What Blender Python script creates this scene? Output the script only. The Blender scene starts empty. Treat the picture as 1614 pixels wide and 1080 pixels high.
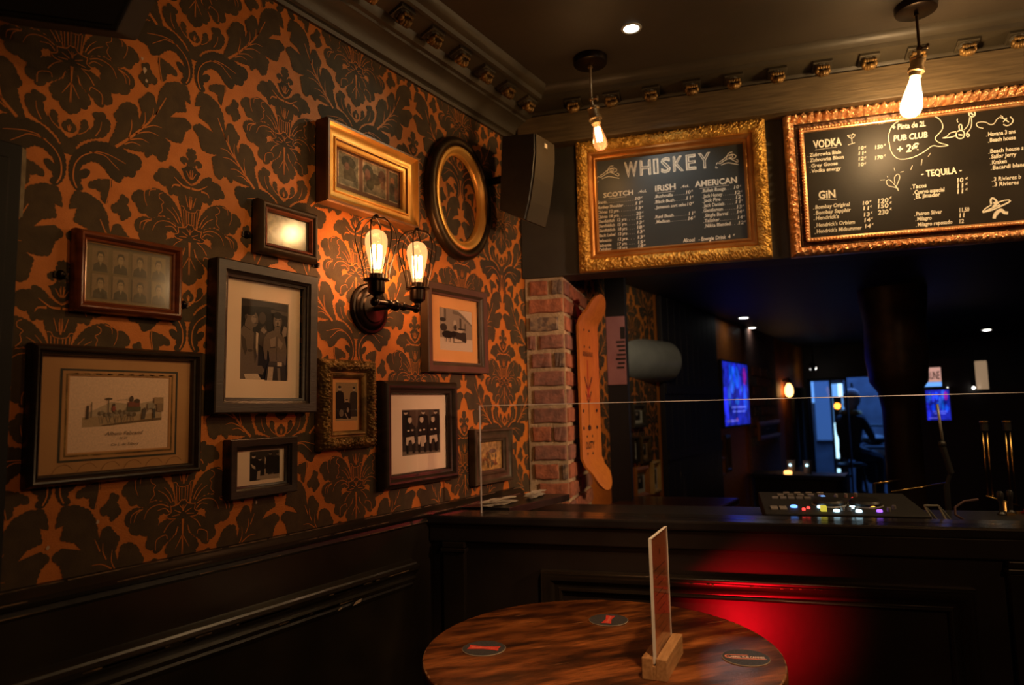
import bpy, bmesh, math, random
from mathutils import Vector, Matrix, noise
random.seed(7)
C = bpy.context.scene.collection
SC = bpy.context.scene
R = math.radians

# ------------------------------------------------------------------ camera, world, light, exposure
TH = 0.28272                                   # the bar wall turns 16 degrees away from square
U = Vector((math.cos(TH), math.sin(TH), 0)); V = Vector((-math.sin(TH), math.cos(TH), 0))
def Q(u, v, z): return U*u + V*v + Vector((0, 0, z))
CAM = Vector((1.4, 0.0, 1.55))
yaw, pit, rol = -0.5642591, 0.0981898, -0.0225894
fw = Vector((math.sin(yaw)*math.cos(pit), math.cos(yaw)*math.cos(pit), math.sin(pit)))
rt = Vector((math.cos(yaw), -math.sin(yaw), 0)); up = rt.cross(fw)
r2 = rt*math.cos(rol) + up*math.sin(rol); u2 = up*math.cos(rol) - rt*math.sin(rol)
cd = bpy.data.cameras.new('camera'); cam = bpy.data.objects.new('camera', cd); C.objects.link(cam)
cam.matrix_world = Matrix(((r2.x, u2.x, -fw.x, CAM.x), (r2.y, u2.y, -fw.y, CAM.y), (r2.z, u2.z, -fw.z, CAM.z), (0, 0, 0, 1)))
cd.sensor_width = 36; cd.lens = 23.937; cd.clip_start = 0.02; cd.clip_end = 100
cd.dof.use_dof = True; cd.dof.focus_distance = 1.75; cd.dof.aperture_fstop = 2.8
SC.camera = cam
w = bpy.data.worlds.new('dark_world'); SC.world = w; w.use_nodes = True
w.node_tree.nodes['Background'].inputs[0].default_value = (0.9, 0.62, 0.42, 1)
w.node_tree.nodes['Background'].inputs[1].default_value = 0.006
SC.view_settings.view_transform = 'Standard'; SC.view_settings.look = 'None'
SC.view_settings.exposure = 0.0; SC.view_settings.gamma = 1.0; SC.view_settings.use_curve_mapping = False

def light(name, kind, loc, power, col, size=0.03, target=None, angle=60, blend=0.6):
    d = bpy.data.lights.new(name, kind); d.energy = power; d.color = col
    if kind == 'AREA': d.size = size
    else: d.shadow_soft_size = size
    if kind == 'SPOT': d.spot_size = R(angle); d.spot_blend = blend
    o = bpy.data.objects.new(name, d); C.objects.link(o); o.location = loc
    if target is not None:
        o.rotation_euler = (Vector(target)-Vector(loc)).to_track_quat('-Z', 'Y').to_euler()
    return o
WARM = (1.0, 0.56, 0.23); WARM2 = (1.0, 0.62, 0.30)
light('sconce_bulb_light', 'POINT', (0.115, 1.353, 1.965), 3.4, (1.0, 0.45, 0.20), 0.03)
light('sconce_bulb_light', 'POINT', (0.115, 1.525, 1.965), 2.9, (1.0, 0.45, 0.20), 0.03)
light('pendant_light', 'POINT', (0.43, 2.105, 2.478), 1.0, WARM, 0.03)
light('pendant_light', 'POINT', (1.393, 2.392, 2.49), 13.0, WARM2, 0.03)
light('pendant_light', 'POINT', (2.31, 2.67, 2.49), 18.0, WARM2, 0.03)          # the row of pendants goes on to the right
light('pendant_light', 'POINT', (3.25, 2.93, 2.49), 14.0, WARM2, 0.03)  # unseen, added further along the row to brighten the left wall
light('room_lamp_light', 'SPOT', (1.55, 0.95, 2.5), 25.0, (1.0, 0.57, 0.22), 0.05, (0.0, 0.98, 1.94), 40, 1.0)   # lamp behind the viewer
light('room_fill_light', 'POINT', (2.6, 0.15, 2.2), 15.0, (1.0, 0.50, 0.22), 0.07)
light('pillar_fill_light', 'SPOT', Q(2.75, 1.05, 2.02), 110.0, (1.0, 0.58, 0.34), 0.06, Q(0.72, 2.15, 1.58), 46, 1.0)  # unseen spot added to brighten the pillar, skateboard deck and corner pictures
light('table_fill_light', 'SPOT', (1.5, 0.7, 2.7), 82.0, (1.0, 0.55, 0.26), 0.05, (0.75, 1.38, 1.03), 34, 0.7)  # unseen overhead spot added to brighten the tabletop
light('ceiling_spot_light', 'SPOT', (0.62, 2.003, 2.755), 7.0, (0.9, 0.95, 0.66), 0.03, (0.0, 1.28, 2.36), 30, 0.9)
light('ceiling_spot_light', 'SPOT', (0.62, 2.003, 2.755), 5.0, (0.95, 0.97, 0.90), 0.03, Q(1.28, 2.2, 2.28), 50, 0.8)
light('red_led_light', 'SPOT', Q(1.40, 1.16, 0.83), 19.0, (1.0, 0.003, 0.010), 0.05, Q(1.45, 1.63, 0.94), 56, 1.0)
light('red_stage_light', 'SPOT', (2.1, 4.4, 1.9), 45.0, (1.0, 0.06, 0.05), 0.04, (0.0, 2.0, 1.62), 26, 1.0)
light('table_glint_light', 'SPOT', (0.55, 3.4, 2.18), 15.0, (0.95, 0.97, 1.0), 0.04, (1.075, 1.455, 1.03), 6, 0.5)  # unseen spot in the back room, added for the glint on the table
light('rear_room_light', 'SPOT', Q(1.40, 2.72, 2.13), 5.0, (1.0, 0.80, 0.55), 0.04, Q(0.85, 3.5, 1.65), 95, 0.8)  # unseen spot added to light the steel casing, poster and rear frames
light('street_sky_light', 'AREA', (0.6, 11.5, 3.6), 260.0, (0.10, 0.30, 1.0), 3.0, (0.5, 9.8, 0.0))
light('booth_light', 'POINT', Q(1.5, 2.0, 1.85), 0.015, (0.55, 0.7, 1.0), 0.05)

# ------------------------------------------------------------------ materials (all procedural)
def newmat(name):
    m = bpy.data.materials.new(name); m.use_nodes = True
    nt = m.node_tree; b = nt.nodes['Principled BSDF']; return m, nt, b
def mat(name, col, rough=0.5, metal=0.0, col2=None, ns=8.0, lo=0.35, hi=0.65, bump=0.0, bs=60.0, stretch=(1, 1, 1), rot=(0, 0, 0), coat=0.0, rvar=0.0, detail=4.0, spec=0.5):
    m, nt, b = newmat(name); N = nt.nodes; L = nt.links
    b.inputs['Base Color'].default_value = (*col, 1); b.inputs['Roughness'].default_value = rough; b.inputs['Metallic'].default_value = metal
    b.inputs['Specular IOR Level'].default_value = spec
    if coat: b.inputs['Coat Weight'].default_value = coat; b.inputs['Coat Roughness'].default_value = 0.15
    tc = N.new('ShaderNodeTexCoord'); mp = N.new('ShaderNodeMapping'); L.new(tc.outputs['Object'], mp.inputs[0])
    mp.inputs['Scale'].default_value = stretch; mp.inputs['Rotation'].default_value = rot
    nz = N.new('ShaderNodeTexNoise'); nz.inputs['Scale'].default_value = ns; nz.inputs['Detail'].default_value = detail; L.new(mp.outputs[0], nz.inputs['Vector'])
    rp = N.new('ShaderNodeValToRGB'); rp.color_ramp.elements[0].position = lo; rp.color_ramp.elements[1].position = hi
    c2 = col2 if col2 else tuple(x*0.8 for x in col)
    rp.color_ramp.elements[0].color = (*col, 1); rp.color_ramp.elements[1].color = (*c2, 1)
    L.new(nz.outputs['Fac'], rp.inputs[0]); L.new(rp.outputs[0], b.inputs['Base Color'])
    if rvar:
        mr = N.new('ShaderNodeMapRange'); mr.inputs[3].default_value = max(0.03, rough-rvar); mr.inputs[4].default_value = min(1, rough+rvar)
        L.new(nz.outputs['Fac'], mr.inputs[0]); L.new(mr.outputs[0], b.inputs['Roughness'])
    if bump:
        n2 = N.new('ShaderNodeTexNoise'); n2.inputs['Scale'].default_value = bs; n2.inputs['Detail'].default_value = 5; L.new(mp.outputs[0], n2.inputs['Vector'])
        bp = N.new('ShaderNodeBump'); bp.inputs['Strength'].default_value = bump; bp.inputs['Distance'].default_value = 0.004
        L.new(n2.outputs['Fac'], bp.inputs['Height']); L.new(bp.outputs[0], b.inputs['Normal'])
    return m
def emit(name, col, strength, rough=0.4):
    m, nt, b = newmat(name)
    b.inputs['Base Color'].default_value = (*[min(1, c)*0.3 for c in col], 1); b.inputs['Emission Color'].default_value = (*col, 1)
    b.inputs['Emission Strength'].default_value = strength; b.inputs['Roughness'].default_value = rough
    return m
def clear(name, tint=(1, 1, 1), rough=0.02, ior=1.45, glow=None, gs=0.0, haze=0.0):
    m = bpy.data.materials.new(name); m.use_nodes = True; nt = m.node_tree; N = nt.nodes; L = nt.links; N.clear()
    o = N.new('ShaderNodeOutputMaterial'); mx = N.new('ShaderNodeMixShader'); lw = N.new('ShaderNodeLayerWeight'); lw.inputs['Blend'].default_value = 0.5; pw = N.new('ShaderNodeMath'); pw.operation = 'POWER'; pw.inputs[1].default_value = 5; fr = N.new('ShaderNodeMath'); fr.operation = 'MULTIPLY_ADD'; f0 = ((ior-1)/(ior+1))**2; fr.inputs[1].default_value = 1-f0; fr.inputs[2].default_value = f0
    t = N.new('ShaderNodeBsdfTransparent'); t.inputs[0].default_value = (*tint, 1)
    g = N.new('ShaderNodeBsdfGlossy'); g.inputs['Roughness'].default_value = rough
    L.new(lw.outputs['Facing'], pw.inputs[0]); L.new(pw.outputs[0], fr.inputs[0]); L.new(fr.outputs[0], mx.inputs[0]); L.new(t.outputs[0], mx.inputs[1]); L.new(g.outputs[0], mx.inputs[2])
    last = mx
    if haze:
        df = N.new('ShaderNodeBsdfDiffuse'); df.inputs[0].default_value = (0.6, 0.55, 0.45, 1); m2 = N.new('ShaderNodeMixShader'); m2.inputs[0].default_value = haze
        nz = N.new('ShaderNodeTexNoise'); nz.inputs['Scale'].default_value = 14; mu = N.new('ShaderNodeMath'); mu.operation = 'MULTIPLY'; mu.inputs[1].default_value = haze*2
        L.new(nz.outputs['Fac'], mu.inputs[0]); L.new(mu.outputs[0], m2.inputs[0]); L.new(last.outputs[0], m2.inputs[1]); L.new(df.outputs[0], m2.inputs[2]); last = m2
    if glow:
        e = N.new('ShaderNodeEmission'); e.inputs[0].default_value = (*glow, 1); e.inputs[1].default_value = gs
        a = N.new('ShaderNodeAddShader'); L.new(last.outputs[0], a.inputs[0]); L.new(e.outputs[0], a.inputs[1]); last = a
    L.new(last.outputs[0], o.inputs[0]); return m
def attrmat(name, rough=0.6, grain=0.25, gscale=400.0, emis=0.0):
    m, nt, b = newmat(name); N = nt.nodes; L = nt.links
    at = N.new('ShaderNodeAttribute'); at.attribute_name = 'Col'
    tc = N.new('ShaderNodeTexCoord'); nz = N.new('ShaderNodeTexNoise'); nz.inputs['Scale'].default_value = gscale; nz.inputs['Detail'].default_value = 3; L.new(tc.outputs['Object'], nz.inputs['Vector'])
    mr = N.new('ShaderNodeMapRange'); mr.inputs[1].default_value = 0.3; mr.inputs[2].default_value = 0.7; mr.inputs[3].default_value = 1-grain; mr.inputs[4].default_value = 1+grain; L.new(nz.outputs['Fac'], mr.inputs[0])
    mx = N.new('ShaderNodeVectorMath'); mx.operation = 'SCALE'; L.new(at.outputs['Color'], mx.inputs[0]); L.new(mr.outputs[0], mx.inputs[3])
    L.new(mx.outputs[0], b.inputs['Base Color']); b.inputs['Roughness'].default_value = rough; b.inputs['Specular IOR Level'].default_value = 0.2
    if emis: L.new(mx.outputs[0], b.inputs['Emission Color']); b.inputs['Emission Strength'].default_value = emis
    return m
M = {}
M['wallpaper'] = mat('orange_wallpaper', (0.60, 0.19, 0.030), 0.5, 0.0, (0.50, 0.15, 0.022), 22, 0.3, 0.7, 0.35, 260, (1, 1, 1.6), rvar=0.08, spec=0.3)
M['flock'] = mat('dark_damask_print', (0.074, 0.045, 0.018), 0.8, 0, (0.052, 0.031, 0.013), 30, bump=0.2, bs=400)
M['flock2'] = mat('deeper_damask_print', (0.050, 0.032, 0.015), 0.8, 0, (0.036, 0.023, 0.011), 30, bump=0.2, bs=400)
M['black_paint'] = mat('black_gloss_paint', (0.015, 0.012, 0.009), 0.30, 0, (0.024, 0.019, 0.013), 6, bump=0.10, bs=30, rvar=0.06, coat=0.25)
M['counter_paint'] = mat('black_counter_paint', (0.016, 0.012, 0.011), 0.42, 0, (0.022, 0.017, 0.015), 6, bump=0.08, bs=30, rvar=0.05)
M['cornice'] = mat('dark_olive_paint', (0.045, 0.036, 0.021), 0.5, 0, (0.028, 0.022, 0.013), 5, bump=0.15, bs=40, stretch=(1, 1, 3))
M['beam'] = mat('dark_stained_beam', (0.125, 0.088, 0.045), 0.55, 0, (0.075, 0.052, 0.026), 9, bump=0.35, bs=14, stretch=(1, 1, 14), rot=(0, 0, 0))
M['grey_wall'] = mat('dark_grey_wall', (0.045, 0.045, 0.040), 0.6, 0, (0.024, 0.023, 0.021), 4, bump=0.1)
M['ceiling'] = mat('dark_ceiling', (0.040, 0.030, 0.018), 0.6, 0, (0.028, 0.021, 0.013), 3, bump=0.15, bs=25, rvar=0.1)
M['dark'] = mat('near_black', (0.012, 0.011, 0.010), 0.6, 0, (0.008, 0.007, 0.007), 6)
M['black_metal'] = mat('blackened_metal', (0.018, 0.013, 0.010), 0.32, 0.9, (0.03, 0.02, 0.014), 10)
M['bronze'] = mat('aged_bronze', (0.62, 0.45, 0.24), 0.35, 0.8, (0.40, 0.27, 0.13), 24)
M['dark_bronze'] = mat('dark_bronze', (0.10, 0.065, 0.035), 0.4, 0.9, (0.06, 0.04, 0.02), 14)
M['gold'] = mat('gilded_wood', (0.95, 0.55, 0.14), 0.36, 0.55, (0.80, 0.40, 0.08), 12, bump=0.15, bs=70, rvar=0.1)
M['gold_shade'] = mat('dark_toned_gilding', (0.20, 0.085, 0.022), 0.4, 0.3, (0.13, 0.05, 0.014), 14)
M['gold_leaf'] = mat('gold_leaf_relief', (0.85, 0.52, 0.11), 0.42, 0.55, (0.50, 0.27, 0.05), 26, 0.38, 0.62, bump=0.3, bs=180)
M['old_gold'] = mat('old_gilding', (0.30, 0.17, 0.05), 0.45, 0.6, (0.11, 0.065, 0.022), 30, 0.35, 0.65, bump=0.3, bs=160)
M['copper_leaf'] = mat('coppery_leaf_relief', (0.95, 0.56, 0.28), 0.32, 0.65, (0.70, 0.34, 0.14), 30, bump=0.15, bs=160)
M['mahogany'] = mat('mahogany', (0.22, 0.055, 0.016), 0.28, 0, (0.12, 0.028, 0.009), 12, bump=0.1, bs=40, stretch=(1, 6, 1), coat=0.3)
M['dark_wood'] = mat('dark_frame_wood', (0.035, 0.022, 0.014), 0.38, 0, (0.02, 0.013, 0.009), 14, bump=0.1, bs=60, stretch=(1, 5, 1))
M['brown_wood'] = mat('brown_frame_wood', (0.07, 0.045, 0.026), 0.45, 0, (0.045, 0.028, 0.016), 14, bump=0.1, bs=60)
M['grey_brown'] = mat('worn_dark_gilt', (0.10, 0.075, 0.045), 0.5, 0.2, (0.05, 0.036, 0.02), 24, bump=0.25, bs=90)
M['gilt_line'] = mat('bright_gilt_slip', (0.95, 0.68, 0.36), 0.28, 0.8, (0.8, 0.5, 0.25), 30)
M['mat_white'] = mat('cream_mount_board', (0.90, 0.71, 0.54), 0.8, 0, (0.86, 0.66, 0.49), 8, bump=0.1, bs=400)
M['mat_tan'] = mat('tan_mount_board', (0.58, 0.32, 0.13), 0.8, 0, (0.50, 0.26, 0.10), 7, bump=0.1, bs=300)
M['mat_orange'] = mat('orange_mount_board', (0.82, 0.40, 0.14), 0.75, 0, (0.76, 0.35, 0.11), 7)
M['mat_brown'] = mat('brown_mount_board', (0.34, 0.16, 0.085), 0.8, 0, (0.29, 0.13, 0.07), 7)
M['mat_green'] = mat('dark_green_line', (0.05, 0.045, 0.025), 0.7)
M['print'] = attrmat('printed_picture', 0.6, 0.10, 300)
M['print_old'] = attrmat('faded_print', 0.6, 0.5, 60)
M['screen'] = attrmat('lit_screen', 0.3, 0.7, 14, 1.0)
M['pane'] = clear('picture_glass', (1, 1, 1), 0.03, 1.5)
M['dusty_pane'] = clear('dusty_picture_glass', (0.95, 0.92, 0.85), 0.12, 1.6, haze=0.09)
M['screen_glass'] = clear('counter_glass', (0.97, 0.98, 0.97), 0.01, 1.25)
M['glass_edge'] = mat('polished_glass_edge', (0.85, 0.86, 0.82), 0.35, 0, (0.75, 0.75, 0.7), 10)
M['bulb_sconce'] = clear('amber_bulb_glass', (1.0, 0.88, 0.66), 0.03, 1.4, (1.0, 0.42, 0.16), 0.75)
M['bulb_dim'] = clear('clear_bulb_glass', (1.0, 0.85, 0.62), 0.03, 1.4, (1.0, 0.36, 0.12), 0.5)
M['bulb_bright'] = clear('bright_bulb_glass', (1.0, 0.95, 0.8), 0.03, 1.4, (1.0, 0.78, 0.42), 5.0)
M['filament'] = emit('glowing_filament', (1.0, 0.74, 0.36), 9.0)
M['filament_hot'] = emit('hot_filament', (1.0, 0.85, 0.55), 30.0)
M['chalkboard'] = mat('chalkboard', (0.040, 0.046, 0.048), 0.42, 0, (0.050, 0.055, 0.054), 5, bump=0.06, bs=80)
M['chalkboard_gloss'] = mat('satin_chalkboard', (0.013, 0.010, 0.007), 0.46, 0, (0.022, 0.017, 0.011), 5, bump=0.06, bs=80, spec=0.3)
M['chalk'] = mat('chalk', (0.92, 0.88, 0.76), 0.9, 0, (0.75, 0.71, 0.60), 90, 0.35, 0.75)
M['brick_a'] = mat('red_brick', (0.46, 0.165, 0.085), 0.9, 0, (0.26, 0.10, 0.06), 38, bump=0.8, bs=110)
M['brick_b'] = mat('purple_brick', (0.33, 0.15, 0.11), 0.9, 0, (0.19, 0.10, 0.08), 34, bump=0.8, bs=110)
M['brick_c'] = mat('burnt_brick', (0.14, 0.105, 0.09), 0.9, 0, (0.32, 0.23, 0.15), 40, 0.45, 0.6, bump=1.0, bs=90)
M['mortar'] = mat('lime_mortar', (0.55, 0.43, 0.27), 0.95, 0, (0.38, 0.29, 0.18), 26, bump=1.0, bs=120)
M['maple'] = mat('maple_deck', (0.62, 0.235, 0.04), 0.45, 0, (0.52, 0.18, 0.03), 16, stretch=(5, 5, 1))
M['ink'] = mat('dark_print_ink', (0.03, 0.02, 0.015), 0.6)
M['red_ink'] = mat('red_print_ink', (0.45, 0.05, 0.02), 0.6)
M['table_wood'] = None
M['oak'] = mat('pale_oak', (0.52, 0.30, 0.13), 0.5, 0, (0.36, 0.19, 0.075), 18, bump=0.15, bs=60, stretch=(9, 1, 9))
M['coaster'] = mat('black_coaster', (0.022, 0.022, 0.026), 0.8, 0, (0.05, 0.05, 0.055), 300, bump=0.1, bs=900)
M['card_edge'] = mat('card_edge', (0.42, 0.36, 0.27), 0.9)
M['coaster_red'] = mat('coaster_red', (0.72, 0.055, 0.03), 0.55, 0, (0.6, 0.04, 0.025), 120)
M['coaster_cream'] = mat('coaster_cream', (0.85, 0.62, 0.45), 0.6)
M['acrylic'] = clear('acrylic', (0.97, 0.95, 0.93), 0.04, 1.45)
M['kraft'] = mat('menu_card', (0.46, 0.155, 0.06), 0.75, 0, (0.40, 0.13, 0.05), 10)
M['paper'] = mat('white_paper', (0.80, 0.76, 0.66), 0.8, 0, (0.6, 0.56, 0.48), 60)
M['pink_paper'] = mat('pink_poster_paper', (0.52, 0.22, 0.20), 0.7, 0, (0.46, 0.18, 0.17), 12)
M['steel'] = mat('brushed_steel', (0.46, 0.47, 0.42), 0.36, 0.35, (0.38, 0.39, 0.35), 10, bump=0.05, bs=80)
M['plastic'] = mat('black_plastic', (0.018, 0.018, 0.019), 0.4, 0, (0.024, 0.024, 0.025), 40)
M['grille'] = mat('speaker_grille', (0.055, 0.042, 0.023), 0.6, 0.2, (0.04, 0.03, 0.018), 300, bump=0.4, bs=500)
M['label_white'] = mat('white_badge', (0.9, 0.85, 0.75), 0.5)
M['floor'] = mat('dark_floor', (0.03, 0.02, 0.014), 0.35, 0, (0.02, 0.014, 0.010), 6, stretch=(1, 6, 1), bump=0.1)
M['rear_wall'] = mat('rear_wall_paint', (0.020, 0.015, 0.014), 0.6, 0, (0.014, 0.010, 0.010), 4)
M['rear_wood'] = mat('rear_counter_wood', (0.16, 0.065, 0.03), 0.3, 0, (0.10, 0.04, 0.018), 10, stretch=(1, 5, 1), coat=0.2)
M['orange_frame'] = mat('orange_wood_frame', (0.55, 0.20, 0.04), 0.4, 0, (0.45, 0.15, 0.03), 12)
M['yellow_frame'] = mat('yellow_wood_frame', (0.70, 0.42, 0.15), 0.4, 0, (0.6, 0.34, 0.1), 12)
M['brass'] = mat('polished_brass', (0.80, 0.52, 0.20), 0.22, 1.0, (0.65, 0.40, 0.14), 20)
M['pave'] = mat('street_paving', (0.20, 0.20, 0.22), 0.6, 0, (0.14, 0.14, 0.16), 6)
M['facade'] = mat('street_facade', (0.16, 0.17, 0.20), 0.8, 0, (0.12, 0.12, 0.14), 5)
M['cyan_glow'] = emit('lit_shop_window', (0.16, 0.42, 1.0), 1.1)
M['cyan_glow2'] = emit('bright_shop_window', (0.45, 0.75, 1.0), 2.2)
M['blue_glow'] = emit('blue_lit_pane', (0.05, 0.14, 0.42), 0.7)
M['amber_glow'] = emit('amber_signal', (1.0, 0.30, 0.03), 6.0)
M['white_glow'] = emit('white_lamp', (1.0, 0.96, 0.85), 9.0)
M['spot_glow'] = emit('led_spot', (1.0, 0.96, 0.85), 12.0)
M['lamp_glow'] = emit('orange_bulb', (1.0, 0.50, 0.16), 5.0)
M['flame'] = emit('tea_light', (1.0, 0.42, 0.12), 3.0)
M['led_blue'] = emit('blue_led', (0.12, 0.3, 1.0), 3.2)
M['led_white'] = emit('white_led', (0.55, 0.85, 1.0), 2.9)
M['led_orange'] = emit('orange_led', (1.0, 0.42, 0.05), 2.6)
M['led_red'] = emit('red_led', (1.0, 0.05, 0.04), 2.5)
M['led_purple'] = emit('purple_led', (0.35, 0.12, 1.0), 2.0)
M['led_yellow'] = emit('yellow_led', (0.9, 0.75, 0.08), 0.7)
M['pad'] = mat('grey_button', (0.30, 0.28, 0.26), 0.5)
M['deck_grey'] = mat('controller_grey', (0.010, 0.010, 0.012), 0.7)
M['sign_glow'] = emit('lit_sign_face', (1.0, 0.52, 0.42), 0.6)
M['sign_ink'] = mat('sign_lettering', (0.16, 0.03, 0.02), 0.6)
M['tan_lit'] = emit('backlit_tan_panel', (0.9, 0.58, 0.33), 0.30)
M['jacket'] = mat('dark_jacket', (0.012, 0.012, 0.018), 0.8, 0, (0.02, 0.02, 0.03), 20)
M['skin'] = mat('skin', (0.45, 0.25, 0.17), 0.6)
M['hair'] = mat('grey_blond_hair', (0.50, 0.40, 0.36), 0.7, 0, (0.36, 0.28, 0.25), 60)
M['scarf'] = mat('ochre_scarf', (0.35, 0.24, 0.08), 0.8)
M['curtain'] = mat('olive_grey_cloth', (0.12, 0.11, 0.085), 0.9, 0, (0.08, 0.075, 0.06), 10)
M['chip'] = mat('bare_plaster', (0.62, 0.46, 0.34), 0.9)
M['wear_glint'] = mat('worn_glint_edge', (0.22, 0.14, 0.08), 0.5, 0, (0.05, 0.035, 0.02), 40, 0.4, 0.6)  # worn paint tone, also used for painted highlights on moulding edges
M['velvet_red'] = mat('dark_red_drape', (0.05, 0.012, 0.010), 0.8)

def table_wood():
    m, nt, b = newmat('worn_table_wood'); N = nt.nodes; L = nt.links
    tc = N.new('ShaderNodeTexCoord'); mp = N.new('ShaderNodeMapping'); mp.inputs['Rotation'].default_value = (0, 0, R(38)); L.new(tc.outputs['Object'], mp.inputs[0])
    def noi(sc, det, st):
        m2 = N.new('ShaderNodeMapping'); m2.inputs['Scale'].default_value = st; L.new(mp.outputs[0], m2.inputs[0])
        n = N.new('ShaderNodeTexNoise'); n.inputs['Scale'].default_value = sc; n.inputs['Detail'].default_value = det; L.new(m2.outputs[0], n.inputs['Vector']); return n
    def ramp(n, stops):
        r = N.new('ShaderNodeValToRGB'); e = r.color_ramp.elements; e[0].position = stops[0][0]; e[0].color = (*stops[0][1], 1); e[1].position = stops[-1][0]; e[1].color = (*stops[-1][1], 1)
        for p, c in stops[1:-1]: x = e.new(p); x.color = (*c, 1)
        L.new(n.outputs['Fac'], r.inputs[0]); return r
    a = ramp(noi(7, 8, (4.0, 0.8, 1)), [(0.30, (0.02, 0.009, 0.004)), (0.45, (0.10, 0.034, 0.010)), (0.56, (0.24, 0.080, 0.020)), (0.72, (0.40, 0.15, 0.042))])
    c = ramp(noi(5.5, 7, (1.3, 0.9, 1)), [(0.34, (0.22, 0.18, 0.16)), (0.46, (0.75, 0.70, 0.66)), (0.60, (1, 1, 1))])
    mx = N.new('ShaderNodeMix'); mx.data_type = 'RGBA'; mx.blend_type = 'MULTIPLY'; mx.inputs[0].default_value = 0.85
    L.new(a.outputs[0], mx.inputs[6]); L.new(c.outputs[0], mx.inputs[7])
    d = ramp(noi(5, 8, (22, 1.4, 1)), [(0.665, (0, 0, 0)), (0.72, (1, 1, 1))])
    mx2 = N.new('ShaderNodeMix'); mx2.data_type = 'RGBA'; L.new(d.outputs[0], mx2.inputs[0]); L.new(mx.outputs[2], mx2.inputs[6]); mx2.inputs[7].default_value = (0.36, 0.17, 0.07, 1)
    g = ramp(noi(34, 6, (11, 0.6, 1)), [(0.34, (0.32, 0.29, 0.26)), (0.5, (0.98, 0.95, 0.92)), (0.66, (1.4, 1.3, 1.2))])
    mx3 = N.new('ShaderNodeMix'); mx3.data_type = 'RGBA'; mx3.blend_type = 'MULTIPLY'; mx3.inputs[0].default_value = 1.0
    L.new(mx2.outputs[2], mx3.inputs[6]); L.new(g.outputs[0], mx3.inputs[7])
    L.new(mx3.outputs[2], b.inputs['Base Color'])
    b.inputs['Roughness'].default_value = 0.31
    bn = noi(420, 2, (1, 1, 1)); bp = N.new('ShaderNodeBump'); bp.inputs['Strength'].default_value = 0.45; bp.inputs['Distance'].default_value = 0.0015
    L.new(bn.outputs['Fac'], bp.inputs['Height']); L.new(bp.outputs[0], b.inputs['Normal'])
    return m
M['table_wood'] = table_wood()

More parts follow.
